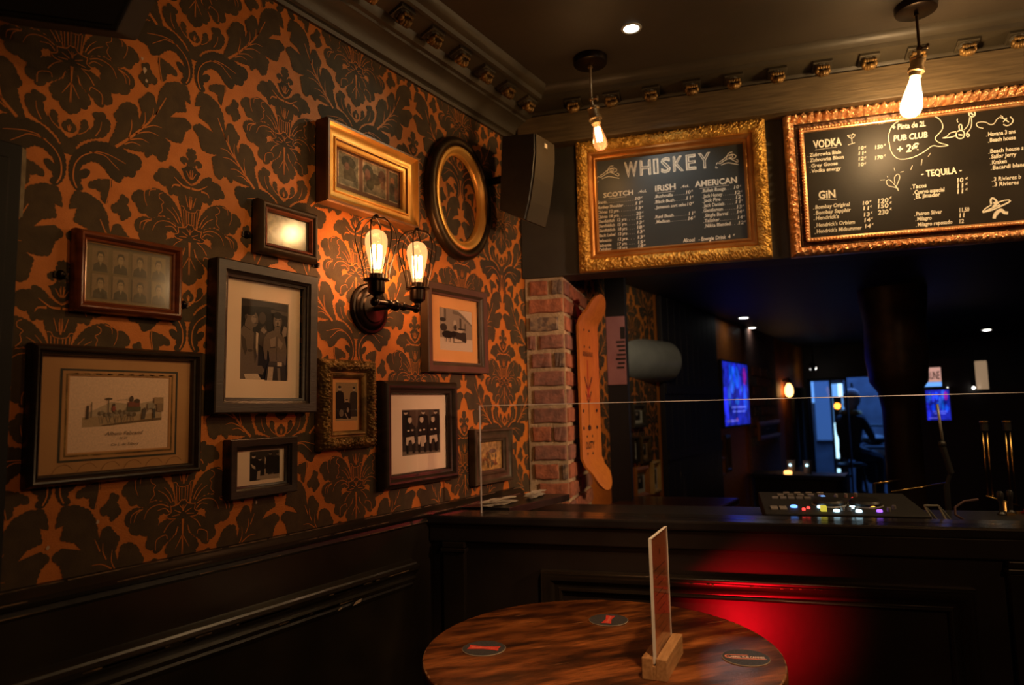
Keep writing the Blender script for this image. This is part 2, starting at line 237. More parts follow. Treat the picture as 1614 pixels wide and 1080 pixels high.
# ------------------------------------------------------------------ mesh helpers
ID = Matrix.Identity(4)
def T_(x, y, z): return Matrix.Translation((x, y, z))
class MB:
    def __init__(s): s.v = []; s.f = []; s.c = []; s.mi = []
    def add(s, vs, fs, mx=None, col=None, mi=0):
        o = len(s.v)
        s.v += [tuple(mx @ Vector(p)) if mx is not None else tuple(p) for p in vs]
        for f in fs: s.f.append(tuple(i+o for i in f)); s.c.append(col); s.mi.append(mi)
    def box(s, x0, x1, y0, y1, z0, z1, mx=None, col=None, mi=0):
        s.add([(x0, y0, z0), (x1, y0, z0), (x1, y1, z0), (x0, y1, z0), (x0, y0, z1), (x1, y0, z1), (x1, y1, z1), (x0, y1, z1)],
              [(0, 3, 2, 1), (4, 5, 6, 7), (0, 1, 5, 4), (1, 2, 6, 5), (2, 3, 7, 6), (3, 0, 4, 7)], mx, col, mi)
    def prism(s, pts, z0, z1, mx=None, col=None, mi=0):
        n = len(pts)
        s.add([(x, y, z0) for x, y in pts]+[(x, y, z1) for x, y in pts], [tuple(range(n))[::-1], tuple(range(n, 2*n))]+[(i, (i+1) % n, n+(i+1) % n, n+i) for i in range(n)], mx, col, mi)
    def lathe(s, prof, n=24, mx=None, col=None, mi=0, cap=True):
        vs = []; fs = []; k = len(prof)
        for i in range(n):
            a = 2*math.pi*i/n
            for r, z in prof: vs.append((r*math.cos(a), r*math.sin(a), z))
        for i in range(n):
            j = (i+1) % n
            for q in range(k-1): fs.append((i*k+q, j*k+q, j*k+q+1, i*k+q+1))
        if cap:
            if prof[0][0] > 1e-5: fs.append(tuple(i*k for i in range(n))[::-1])
            if prof[-1][0] > 1e-5: fs.append(tuple(i*k+k-1 for i in range(n)))
        s.add(vs, fs, mx, col, mi)
    def tube(s, pts, r, n=8, mx=None, col=None, mi=0):
        pts = [Vector(p) for p in pts]; k = len(pts); rs = r if isinstance(r, (list, tuple)) else [r]*k
        vs = []; fs = []; nrm = None
        for i, p in enumerate(pts):
            t = (pts[min(i+1, k-1)]-pts[max(i-1, 0)]).normalized()
            if nrm is None:
                a = Vector((0, 0, 1)) if abs(t.z) < 0.9 else Vector((1, 0, 0)); nrm = t.cross(a).normalized()
            nrm = (nrm - t*nrm.dot(t)).normalized(); b = t.cross(nrm)
            for q in range(n):
                a = 2*math.pi*q/n; vs.append(p+(nrm*math.cos(a)+b*math.sin(a))*rs[i])
        for i in range(k-1):
            for q in range(n): fs.append((i*n+q, i*n+(q+1) % n, (i+1)*n+(q+1) % n, (i+1)*n+q))
        fs.append(tuple(range(n))[::-1]); fs.append(tuple((k-1)*n+q for q in range(n)))
        s.add(vs, fs, mx, col, mi)
    def ball(s, c, r, n=8, m=6, mx=None, col=None, mi=0, sc=(1, 1, 1)):
        vs = [(c[0], c[1], c[2]+r*sc[2])]; fs = []
        for i in range(1, m):
            a = math.pi*i/m
            for q in range(n):
                b = 2*math.pi*q/n; vs.append((c[0]+r*sc[0]*math.sin(a)*math.cos(b), c[1]+r*sc[1]*math.sin(a)*math.sin(b), c[2]+r*sc[2]*math.cos(a)))
        vs.append((c[0], c[1], c[2]-r*sc[2])); e = len(vs)-1
        for q in range(n):
            fs.append((0, 1+q, 1+(q+1) % n)); fs.append((e, 1+(m-2)*n+(q+1) % n, 1+(m-2)*n+q))
            for i in range(m-2): fs.append((1+i*n+q, 1+(i+1)*n+q, 1+(i+1)*n+(q+1) % n, 1+i*n+(q+1) % n))
        s.add(vs, fs, mx, col, mi)
    def ribbon(s, pts, w0, w1, z, mx=None, col=None, mi=0):
        k = len(pts); vs = []; fs = []
        for i, (x, y) in enumerate(pts):
            a = pts[max(i-1, 0)]; b = pts[min(i+1, k-1)]; dx, dy = b[0]-a[0], b[1]-a[1]; l = math.hypot(dx, dy) or 1
            w = (w0+(w1-w0)*i/(k-1))/2; nx, ny = -dy/l*w, dx/l*w
            vs += [(x+nx, y+ny, z), (x-nx, y-ny, z)]
        for i in range(k-1): fs.append((2*i, 2*i+1, 2*i+3, 2*i+2))
        s.add(vs, fs, mx, col, mi)
    def poly(s, pts, z, mx=None, col=None, mi=0):
        a = sum(pts[i][0]*pts[(i+1) % len(pts)][1]-pts[(i+1) % len(pts)][0]*pts[i][1] for i in range(len(pts)))
        if a < 0: pts = pts[::-1]
        s.add([(x, y, z) for x, y in pts], [tuple(range(len(pts)))], mx, col, mi)
    def build(s, name, mats, parent=None, smooth=False, bevel=0.0, kind=None):
        me = bpy.data.meshes.new(name); me.from_pydata(s.v, [], s.f)
        if not isinstance(mats, (list, tuple)): mats = [mats]
        for m in mats: me.materials.append(m)
        if len(mats) > 1: me.polygons.foreach_set('material_index', s.mi)
        if any(c is not None for c in s.c):
            at = me.color_attributes.new('Col', 'FLOAT_COLOR', 'CORNER'); buf = []
            for p, c in zip(me.polygons, s.c): buf += [*(c or (1, 1, 1)), 1.0]*p.loop_total
            at.data.foreach_set('color', buf)
        me.validate(); me.update()
        if smooth: me.polygons.foreach_set('use_smooth', [True]*len(me.polygons)); 
        if smooth and smooth is not True: me.set_sharp_from_angle(angle=R(smooth))
        o = bpy.data.objects.new(name, me); C.objects.link(o)
        if parent is not None: o.parent = parent
        if bevel:
            b = o.modifiers.new('bevel', 'BEVEL'); b.width = bevel; b.segments = 2; b.limit_method = 'ANGLE'; b.angle_limit = R(40)
        if kind: o['kind'] = kind
        return o
def tag(o, label, cat, group=None):
    o['label'] = label; o['category'] = cat
    if group: o['group'] = group
    return o
def thing(name, label, cat, loc=(0, 0, 0), rotz=0.0, mx=None, group=None):
    o = bpy.data.objects.new(name, None); C.objects.link(o); o.empty_display_size = 0.05
    if mx is not None: o.matrix_world = mx
    else: o.location = loc; o.rotation_euler = (0, 0, rotz)
    return tag(o, label, cat, group)
def struct(o): o['kind'] = 'structure'; return o
def wallmx(y, z, x=0.0, tilt=0.0):            # local x runs along the left wall, y up, z out of the wall
    return Matrix(((0, 0, 1, x), (1, 0, 0, y), (0, 1, 0, z), (0, 0, 0, 1))) @ Matrix.Rotation(tilt, 4, 'Z')
def barmx(u, v, z):                           # local x along the bar wall, y up, z towards the room
    p = Q(u, v, z); return Matrix(((U.x, 0, -V.x, p.x), (U.y, 0, -V.y, p.y), (0, 1, 0, p.z), (0, 0, 0, 1)))
BARZ = Matrix.Rotation(TH, 4, 'Z')            # plan frame of the bar (x = u, y = v)
def text_geo(mb, s, x, y, wid, cap, z, mx=None, mi=0, col=None, bold=0.0, shear=0.0, outline=0.0, wide=False):
    if len(s) > 1 and set(s) <= {'.'}:
        for i in range(len(s)):
            px = x+wid*i/(len(s)-1); r = cap*0.075; mb.add([(px-r, y, z), (px+r, y, z), (px+r, y+2*r, z), (px-r, y+2*r, z)], [(0, 1, 2, 3)], mx, col, mi)
        return
    cu = bpy.data.curves.new('t', 'FONT'); cu.body = s; cu.size = 1.0; cu.offset = bold; cu.shear = shear; cu.resolution_u = 2
    if outline: cu.fill_mode = 'NONE'; cu.bevel_depth = outline; cu.bevel_resolution = 0
    ob = bpy.data.objects.new('t', cu); me = bpy.data.meshes.new_from_object(ob)
    vs = [v.co.copy() for v in me.vertices]; fs = [tuple(p.vertices) for p in me.polygons]
    bpy.data.objects.remove(ob); bpy.data.curves.remove(cu); bpy.data.meshes.remove(me)
    if not vs: return
    x0 = min(v.x for v in vs); x1 = max(v.x for v in vs); sy = cap/0.72; sx = wid/max(1e-4, x1-x0) if wid else sy
    if set(s) <= {'.'}: sy = cap*1.2; sx = wid/max(1e-4, x1-x0) if len(s) > 1 else sy
    mb.add([(x+(v.x-x0)*sx, y+v.y*sy, z+v.z*0.002) for v in vs], fs, mx, col, mi)
def frame_geo(w, h, prof, sx=1, sy=1, disp=None):
    mb = MB(); n = len(prof); rings = []
    per = []
    for (ax, ay, bx, by, k) in ((-1, -1, 1, -1, sx), (1, -1, 1, 1, sy), (1, 1, -1, 1, sx), (-1, 1, -1, -1, sy)):
        for i in range(k): t = i/k; per.append((ax+(bx-ax)*t, ay+(by-ay)*t))
    vs = []
    for (px, py) in per:
        for j, (d, z) in enumerate(prof):
            x = px*(w/2-d); y = py*(h/2-d); zz = z
            if disp: dx, dy, dz = disp(x, y, d, z, j); x += dx; y += dy; zz += dz
            vs.append((x, y, zz))
    m = len(per); fs = []
    for i in range(m):
        k = (i+1) % m
        for j in range(n-1): fs.append((i*n+j, k*n+j, k*n+j+1, i*n+j+1))
    mb.add(vs, fs); return mb
def fine(prof, k=3):
    o = []
    for i in range(len(prof)-1):
        for q in range(k): t = q/k; o.append((prof[i][0]+(prof[i+1][0]-prof[i][0])*t, prof[i][1]+(prof[i+1][1]-prof[i][1])*t))
    return o+[prof[-1]]
def ell(cx, cy, rx, ry, n=14, a=0.0):
    return [(cx+rx*math.cos(t)*math.cos(a)-ry*math.sin(t)*math.sin(a), cy+rx*math.cos(t)*math.sin(a)+ry*math.sin(t)*math.cos(a)) for t in [2*math.pi*i/n for i in range(n)]]
def rect(x0, y0, x1, y1): return [(x0, y0), (x1, y0), (x1, y1), (x0, y1)]
class Art:                                     # flat print: overlapping shapes of printing ink, each a hair above the last
    def __init__(s, cx, cy, w, h, z): s.m = MB(); s.x = cx-w/2; s.y = cy-h/2; s.w = w; s.h = h; s.z = z
    def p(s, col, pts):
        pts = [(min(1, max(0, a)), min(1, max(0, b))) for a, b in pts]
        s.m.poly([(s.x+a*s.w, s.y+b*s.h) for a, b in pts], s.z, col=col); s.z += 0.00006
    def l(s, col, pts, w0, w1=None):
        s.m.ribbon([(s.x+a*s.w, s.y+b*s.h) for a, b in pts], w0*s.w, (w0 if w1 is None else w1)*s.w, s.z, col=col); s.z += 0.00006
    def build(s, name, parent, m='print'): return s.m.build(name, M[m], parent)
def sep(v): return (v*1.25, v*0.95, v*0.70) if v > 0.1 else (v*0.8, v*0.62, v*0.48)
DAMASK_FILL=[(0,[(-35,2177),(34,2136),(101,2116),(88,2043),(133,2001),(69,1899),(50,1838),(53,1743),(-18,1722),(-38,1962)]),(0,[(53,1743),(60,1814),(93,1870),(164,1914),(238,1881),(268,1821),(211,1757),(139,1741),(158,1785),(109,1793)]),(1,[(-35,1704),(-4,1740),(39,1725),(96,1756),(126,1704),(170,1662),(243,1633),(193,1563),(174,1489),(119,1411),(48,1359),(-25,1344)]),(0,[(-30,1323),(106,1342),(220,1411),(276,1504),(392,1592),(496,1616),(513,1528),(603,1516),(726,1488),(774,1387),(838,1319),(840,1200),(733,1192),(643,1122),(567,1136),(524,1042),(481,948),(406,998),(288,983),(262,867),(235,778),(163,774),(122,696),(-19,658)]),(0,[(-25,651),(122,686),(163,763),(230,766),(204,634),(164,394),(131,319),(59,371),(-18,381)]),(0,[(195,292),(208,471),(253,618),(352,778),(467,903),(615,980),(767,1018),(907,995),(987,929),(1035,869),(1130,905),(1227,841),(1293,755),(1295,640),(1216,594),(1169,498),(1124,403),(997,419),(889,346),(780,402),(718,450),(597,469),(478,429),(361,374),(276,301)]),(0,[(282,280),(420,381),(597,435),(750,401),(874,326),(1030,347),(1174,271),(1224,166),(1210,49),(1132,-22),(1118,-124),(1010,-200),(916,-188),(794,-252),(702,-199),(611,-146),(533,-36),(546,76),(514,139),(425,162),(315,126),(278,187)]),(1,[(-23,372),(44,386),(103,307),(184,281),(271,267),(265,157),(362,95),(311,30),(167,15),(-13,-12)]),(0,[(14,3),(184,17),(304,46),(461,-16),(614,-116),(727,-203),(763,-324),(791,-449),(722,-528),(627,-548),(606,-626),(491,-608),(422,-506),(259,-386),(140,-257),(62,-102)]),(0,[(2,-14),(85,-178),(148,-328),(328,-485),(381,-626),(313,-707),(312,-774),(193,-791),(152,-898),(51,-955),(-11,-990)]),(0,[(-12,-1075),(68,-1148),(128,-1214),(106,-1310),(5,-1352),(-15,-1347)]),(0,[(-8,-1783),(120,-1761),(128,-1599),(207,-1480),(344,-1372),(486,-1309),(659,-1219),(758,-1041),(761,-878),(675,-828),(642,-727),(525,-755),(410,-813),(472,-917),(448,-1053),(380,-1171),(333,-1062),(302,-994),(219,-1040),(211,-1199),(174,-1336),(66,-1434),(-19,-1499)]),(1,[(197,-2461),(107,-2384),(45,-2240),(26,-2051),(51,-1871),(120,-1699),(264,-1521),(472,-1370),(657,-1340),(813,-1306),(974,-1324),(1138,-1402),(1336,-1407),(1422,-1492),(1408,-1650),(1309,-1751),(1279,-1884),(1147,-1907),(1066,-1925),(989,-2089),(861,-2052),(764,-1974),(700,-1884),(573,-1791),(421,-1798),(273,-1918),(217,-2056),(305,-1990),(410,-2004),(368,-2136),(250,-2213),(238,-2303),(299,-2406)]),(0,[(401,-2237),(611,-2109),(797,-2054),(831,-2152),(773,-2379),(746,-2593),(652,-2542),(633,-2376),(524,-2332),(403,-2351)]),(0,[(762,-1356),(770,-1248),(850,-1052),(902,-820),(819,-702),(913,-538),(970,-410),(1110,-313),(1277,-336),(1326,-538),(1350,-617),(1399,-423),(1315,-190),(1439,-53),(1522,69),(1655,31),(1704,-152),(1744,21),(1783,218),(1912,430),(2140,547),(2377,549),(2454,391),(2484,157),(2338,205),(2393,-55),(2159,-142),(2025,-306),(2349,-211),(2496,-299),(2522,-384),(2381,-526),(2338,-680),(2294,-810),(2132,-841),(1947,-811),(1912,-832),(2042,-916),(2001,-1110),(1961,-1303),(1829,-1388),(1738,-1283),(1649,-1266),(1523,-1393),(1477,-1276),(1308,-1308),(1142,-1318),(1020,-1327),(901,-1374)]),(0,[(1299,312),(1400,511),(1354,625),(1502,712),(1541,593),(1596,504),(1710,415),(1669,285),(1581,294),(1516,246),(1498,149),(1410,202)])]
DAMASK_VEIN=[(12,5,[(-22,1435),(-25,1652)]),(12,5,[(6,1442),(48,1610)]),(12,5,[(40,1452),(122,1599)]),(14,8,[(-7,1303),(106,1355),(219,1455)]),(26,5,[(17,1228),(166,1232),(281,1298),(397,1384)]),(26,5,[(253,1222),(401,1205),(447,1120)]),(10,5,[(-7,734),(-20,1041)]),(10,5,[(20,781),(35,974)]),(10,5,[(57,789),(128,1038)]),(9,7,[(43,651),(38,407)]),(9,7,[(100,664),(87,377)]),(9,7,[(165,707),(145,335)]),(8,7,[(646,960),(723,908),(710,821),(620,758),(667,685),(640,567),(733,462)]),(8,7,[(9,664),(122,691),(163,769),(235,772)]),(12,4,[(798,997),(924,942),(942,819)]),(12,4,[(891,991),(1034,911),(1038,741),(978,585)]),(12,4,[(230,381),(299,546),(427,699)]),(12,4,[(274,363),(402,542),(563,647)]),(12,5,[(308,171),(408,263),(572,233)]),(12,5,[(320,277),(480,352),(660,335),(784,249),(848,93)]),(12,5,[(875,309),(1001,222),(1051,62)]),(12,5,[(921,305),(1096,212),(1115,60)]),(9,9,[(-23,380),(44,395),(103,313),(189,288),(276,268),(265,157),(368,96),(311,30),(167,15)]),(10,5,[(20,215),(89,296)]),(10,5,[(51,127),(192,196)]),(10,5,[(80,92),(252,73)]),(10,5,[(-6,155),(-15,287)]),(28,10,[(-2,-14),(3,-392)]),(12,4,[(2,-341),(156,-617)]),(12,4,[(1,-376),(13,-746)]),(12,4,[(418,-232),(322,-89),(192,1)]),(9,8,[(588,-570),(572,-364),(378,-287),(338,-376)]),(16,6,[(160,-321),(110,-151)]),(10,4,[(174,-1336),(311,-1227),(377,-1078)]),(10,4,[(484,-1262),(566,-1107),(590,-939)]),(10,5,[(5,-1335),(39,-1225)]),(10,5,[(-3,-1333),(-9,-1195)]),(14,8,[(178,-2412),(109,-2242),(121,-1982),(225,-1781),(372,-1660),(553,-1573)]),(10,5,[(386,-1625),(662,-1607),(822,-1715),(968,-1831)]),(10,5,[(507,-1572),(756,-1567),(1094,-1654)]),(10,9,[(797,-2054),(802,-2251),(734,-2598)]),(10,9,[(797,-2054),(673,-2084),(612,-2118)]),(30,8,[(881,-1359),(1135,-1105),(1377,-818),(1584,-555),(1773,-217),(1913,87)]),(14,4,[(1135,-1092),(1189,-849),(1184,-677)]),(14,4,[(1377,-805),(1465,-620),(1458,-401)]),(14,4,[(1563,-563),(1632,-404),(1636,-246)]),(14,4,[(1689,-383),(1793,-141)]),(14,4,[(1461,-754),(1652,-634),(1829,-625)]),(14,4,[(1276,-949),(1549,-812),(1768,-826)]),(14,4,[(1136,-1126),(1384,-1022),(1556,-1053)]),(14,4,[(1058,-1246),(1220,-1150),(1388,-1173)])]
CHALK_TEXT={1: [('WHISKEY',1.0618,2.4325,0.3286,0.0621,2),('SCOTCH',0.9818,2.3606,0.1143,0.0187,1),('.4cl.',1.115,2.3644,0.0324,0.0107,0),('Grants',0.9543,2.3376,0.039,0.0121,0),('.',0.9507,2.3356,0.0021,0.0121,0),('10',1.1033,2.3378,0.0192,0.0125,0),('€',1.1247,2.342,0.0066,0.0071,0),('...............',0.9968,2.3371,0.1027,0.0108,0),('Monkey Shoulder',0.9544,2.3175,0.1024,0.012,0),('.',0.9508,2.3156,0.0021,0.012,0),('11',1.1037,2.3196,0.0192,0.0124,0),('€',1.1251,2.3239,0.0066,0.0071,0),('......',1.0603,2.318,0.0385,0.0107,0),('Chivas 12 yrs',0.9545,2.2983,0.0842,0.012,0),('.',0.9509,2.2963,0.0021,0.012,0),('13',1.1041,2.2996,0.0192,0.0124,0),('€',1.1254,2.304,0.0066,0.0071,0),('........',1.0422,2.2985,0.0559,0.0107,0),('Chivas 18 yrs',0.9547,2.2794,0.0833,0.012,0),('.',0.9511,2.2773,0.0021,0.012,0),('20',1.1044,2.2794,0.0192,0.0124,0),('€',1.1258,2.2838,0.0066,0.0071,0),('........',1.0415,2.2791,0.0558,0.0107,0),('Glenfiddich  12 yrs',0.9549,2.2614,0.1114,0.012,0),('.',0.9512,2.2592,0.0021,0.012,0),('12',1.1049,2.2619,0.0192,0.0124,0),('€',1.1262,2.2663,0.0066,0.0071,0),('....',1.0698,2.2614,0.0268,0.0107,0),('Glenfiddich  15 yrs',0.955,2.2435,0.112,0.012,0),('.',0.9514,2.2411,0.0021,0.012,0),('13',1.1053,2.2432,0.0191,0.0124,0),('€',1.1266,2.2476,0.0065,0.0071,0),('....',1.0705,2.2432,0.0253,0.0106,0),('Glenfiddich  18 yrs',0.9552,2.2255,0.1126,0.012,0),('.',0.9516,2.2231,0.0021,0.012,0),('18',1.1057,2.2249,0.0191,0.0124,0),('€',1.127,2.2293,0.0065,0.007,0),('....',1.0713,2.2252,0.0238,0.0106,0),('Black Label  12 yrs',0.9553,2.2062,0.1123,0.0119,0),('.',0.9517,2.2036,0.0021,0.012,0),('13',1.1061,2.2072,0.0191,0.0123,0),('€',1.1274,2.2116,0.0065,0.007,0),('....',1.0711,2.2067,0.0233,0.0106,0),('Balvenie     12 yrs',0.9554,2.1859,0.1123,0.0119,0),('.',0.9518,2.1832,0.0021,0.0119,0),('13',1.1064,2.1862,0.0191,0.0123,0),('€',1.1277,2.1907,0.0065,0.007,0),('...',1.0712,2.1862,0.0224,0.0106,0),('Balvenie     17 yrs',0.9555,2.1669,0.1086,0.0119,0),('.',0.9519,2.1641,0.0021,0.0119,0),('15',1.1068,2.1674,0.0191,0.0123,0),('€',1.128,2.1719,0.0065,0.007,0),('....',1.0675,2.1673,0.0253,0.0106,0),('Talisker     10 yrs',0.9558,2.1511,0.1098,0.0119,0),('.',0.9522,2.1482,0.0021,0.0119,0),('18',1.1073,2.1518,0.0191,0.0123,0),('€',1.1285,2.1563,0.0065,0.007,0),('iRiSH',1.1788,2.3635,0.0766,0.023,1),('.4cl.',1.2742,2.3662,0.0304,0.0105,0),('Bushmills',1.1791,2.3376,0.0646,0.0124,0),('10',1.2924,2.341,0.0165,0.0131,0),('€',1.3108,2.3459,0.0066,0.0073,0),('.',1.1751,2.3367,0.002,0.0118,0),('.......',1.2476,2.3396,0.0415,0.0105,0),('Black Bush',1.1782,2.3168,0.0701,0.0123,0),('11',1.2928,2.319,0.0165,0.0131,0),('€',1.3112,2.324,0.0066,0.0072,0),('.',1.1742,2.3161,0.002,0.0118,0),('......',1.2523,2.3181,0.0372,0.0105,0),('Jameson sort selec',1.1788,2.2953,0.1129,0.0123,0),('10',1.2945,2.2956,0.0165,0.013,0),('€',1.3128,2.3005,0.0066,0.0072,0),('.',1.1748,2.2954,0.002,0.0117,0),('Red Bush',1.1757,2.2585,0.0672,0.0123,0),('11',1.2983,2.2588,0.0165,0.013,0),('€',1.3166,2.2638,0.0066,0.0072,0),('.',1.1718,2.2574,0.002,0.0117,0),('........',1.2469,2.259,0.048,0.0105,0),('Madison',1.1791,2.2393,0.0491,0.0123,0),('16',1.296,2.2402,0.0165,0.013,0),('€',1.3144,2.2452,0.0066,0.0072,0),('.',1.1752,2.238,0.002,0.0117,0),('..........',1.2322,2.2403,0.0606,0.0105,0),('AMERiCAN',1.3251,2.3634,0.1506,0.0227,1),('Bulleit Rouge',1.3527,2.3397,0.081,0.0133,0),('10',1.4639,2.3407,0.0175,0.0131,0),('€',1.4833,2.3454,0.0063,0.0071,0),('.',1.3488,2.3386,0.0019,0.0116,0),('....',1.4369,2.3404,0.0243,0.0103,0),('Jack Honey',1.3531,2.3194,0.0689,0.0133,0),('12',1.466,2.3198,0.0175,0.0131,0),('€',1.4853,2.3246,0.0063,0.0071,0),('.',1.3492,2.3182,0.0019,0.0115,0),('......',1.4252,2.3198,0.0381,0.0103,0),('Jack Fire',1.3536,2.3018,0.0607,0.0133,0),('12',1.4683,2.303,0.0175,0.0131,0),('€',1.4876,2.3078,0.0063,0.0071,0),('.',1.3497,2.3008,0.0019,0.0115,0),('.......',1.4176,2.3025,0.048,0.0103,0),('Jack Daniels',1.3527,2.2831,0.0741,0.0132,0),('11',1.4669,2.286,0.0174,0.0131,0),('€',1.4862,2.2908,0.0063,0.0071,0),('.',1.3488,2.2821,0.0019,0.0115,0),('.....',1.43,2.2847,0.0342,0.0103,0),('Gentleman',1.3518,2.2641,0.0687,0.0132,0),('13',1.4698,2.2657,0.0174,0.0131,0),('€',1.4891,2.2705,0.0063,0.0071,0),('.',1.3479,2.2634,0.0019,0.0115,0),('.......',1.4237,2.2648,0.0434,0.0103,0),('Single Barrel',1.3562,2.245,0.082,0.0132,0),('14',1.4697,2.2475,0.0174,0.013,0),('€',1.4889,2.2524,0.0063,0.0071,0),('.',1.3524,2.2427,0.0019,0.0115,0),('....',1.4415,2.2469,0.0255,0.0102,0),('Talisker',1.354,2.2251,0.0538,0.0132,0),('14',1.4712,2.2264,0.0174,0.013,0),('€',1.4904,2.2312,0.0063,0.0071,0),('.',1.3501,2.2242,0.0019,0.0115,0),('.........',1.4111,2.2257,0.0575,0.0102,0),('Nikka Blended',1.3557,2.2059,0.0898,0.0132,0),('12',1.4728,2.2058,0.0174,0.013,0),('€',1.492,2.2106,0.0063,0.007,0),('.',1.3519,2.2039,0.0019,0.0114,0),('...',1.4488,2.2064,0.0213,0.0102,0),('Alcool',1.273,2.1573,0.0425,0.0144,0),('- Energie Drink  4',1.329,2.1569,0.1127,0.0143,0),('€',1.4505,2.1635,0.0079,0.0079,0)],2: [('VODKA',1.7411,2.4586,0.0932,0.0289,1),('4cl',1.8995,2.5186,0.0203,0.0119,0),('70cl',1.947,2.5182,0.0258,0.0118,0),('Zubrowka Biala',1.7262,2.4286,0.1042,0.0132,0),('10',1.8868,2.4336,0.0169,0.013,0),('€',1.9055,2.4371,0.0062,0.0077,0),('.',1.7202,2.4297,0.0022,0.012,0),('150',1.9392,2.4299,0.025,0.0135,0),('€',1.9672,2.4364,0.0064,0.0076,0),('Zubrowka Bison',1.7258,2.4092,0.1121,0.0132,0),('11',1.8855,2.4144,0.0169,0.013,0),('€',1.9043,2.418,0.0062,0.0076,0),('.',1.7198,2.4098,0.0022,0.012,0),('Grey Goose',1.73,2.3887,0.0867,0.0132,0),('12',1.8843,2.3953,0.0169,0.0129,0),('€',1.903,2.399,0.0062,0.0076,0),('.',1.724,2.3899,0.0021,0.012,0),('170',1.9366,2.392,0.0249,0.0134,0),('€',1.9646,2.3985,0.0064,0.0076,0),('Vodka energy',1.7302,2.3694,0.0958,0.0131,0),('10',1.8829,2.3742,0.0169,0.0129,0),('€',1.9016,2.3779,0.0062,0.0076,0),('.',1.7242,2.3709,0.0021,0.012,0),('+ Pinta de 2L',1.9978,2.4907,0.1031,0.0194,0),('PUB CLUB',1.999,2.4502,0.1051,0.0207,0),('+ 2€',2.0074,2.4065,0.068,0.0272,0),('Havana 3 ans',2.2824,2.4292,0.0799,0.0142,0),('.',2.277,2.4293,0.0022,0.0129,0),('Beach house',2.2861,2.4084,0.0746,0.0141,0),('.',2.2807,2.4073,0.0021,0.0128,0),('Beach house s',2.2841,2.3699,0.096,0.0141,0),('.',2.2787,2.3687,0.0021,0.0128,0),('Sailor Jerry',2.2854,2.3513,0.0732,0.0141,0),('.',2.28,2.3511,0.0021,0.0128,0),('Kraken',2.2865,2.3312,0.0425,0.014,0),('.',2.2811,2.3306,0.0021,0.0128,0),('Bacardi blanc',2.2867,2.3129,0.094,0.014,0),('.',2.2813,2.3123,0.0021,0.0128,0),('3 Rivieres b',2.2867,2.273,0.0788,0.014,0),('.',2.2813,2.2718,0.0021,0.0127,0),('3 Rivieres',2.2872,2.2552,0.0702,0.014,0),('.',2.2818,2.2544,0.0021,0.0127,0),('TEQUiLA',2.0897,2.3125,0.0923,0.0228,1),('Tacos',2.0444,2.2755,0.0435,0.0144,0),('10',2.1804,2.2808,0.0185,0.0161,0),('€',2.2049,2.2867,0.0074,0.009,0),('.',2.0392,2.2744,0.0023,0.0131,0),('Cuervo especial',2.05,2.2551,0.0907,0.0144,0),('11',2.179,2.2615,0.0185,0.0161,0),('€',2.2034,2.2674,0.0074,0.009,0),('.',2.0448,2.254,0.0023,0.0131,0),('EL jimador',2.0522,2.24,0.0746,0.0143,0),('11',2.1775,2.2429,0.0185,0.0161,0),('€',2.202,2.2489,0.0074,0.009,0),('.',2.047,2.2363,0.0023,0.013,0),('Patron Silver',2.0492,2.1793,0.0787,0.0135,0),('11,50',2.179,2.1784,0.0294,0.0147,0),('.',2.0435,2.1787,0.0022,0.0125,0),('Milagro',2.051,2.1614,0.044,0.0135,0),('11',2.1775,2.16,0.0159,0.0147,0),('.',2.0453,2.161,0.0022,0.0125,0),('Milagro reposado',2.0509,2.1416,0.1047,0.0134,0),('12',2.176,2.14,0.0131,0.0147,0),('.',2.0452,2.1409,0.0022,0.0125,0),('GiN',1.7471,2.272,0.0554,0.0283,1),('Bombay Original',1.7339,2.2359,0.1129,0.014,0),('10',1.8868,2.2343,0.0192,0.0137,0),('€',1.9088,2.2409,0.0061,0.0079,0),('.',1.727,2.2355,0.0024,0.0134,0),('120',1.9352,2.2354,0.0332,0.0163,0),('€',1.972,2.2462,0.0074,0.0089,0),('Bombay Sapphir',1.7344,2.2155,0.1135,0.0139,0),('11',1.8872,2.2157,0.0192,0.0137,0),('€',1.9092,2.2223,0.0061,0.0079,0),('.',1.7275,2.2152,0.0024,0.0134,0),('150',1.9339,2.2171,0.0331,0.0163,0),('€',1.9708,2.228,0.0074,0.0089,0),("Hendrick's",1.7332,2.1961,0.0753,0.0139,0),('13',1.8877,2.1932,0.0192,0.0137,0),('€',1.9097,2.1997,0.0061,0.0079,0),('.',1.7264,2.1964,0.0024,0.0134,0),('230',1.9324,2.1949,0.0331,0.0162,0),('€',1.9692,2.2058,0.0074,0.0089,0),("Hendrick's Orbium",1.7339,2.1709,0.1241,0.0139,0),('14',1.8881,2.1733,0.0192,0.0137,0),('€',1.9101,2.1799,0.006,0.0079,0),('.',1.7271,2.1686,0.0024,0.0134,0),("Hendrick's Midsummer",1.7333,2.1485,0.1456,0.0139,0),('14',1.8886,2.1521,0.0191,0.0136,0),('€',1.9105,2.1588,0.006,0.0078,0),('.',1.7265,2.1461,0.0024,0.0134,0)]}
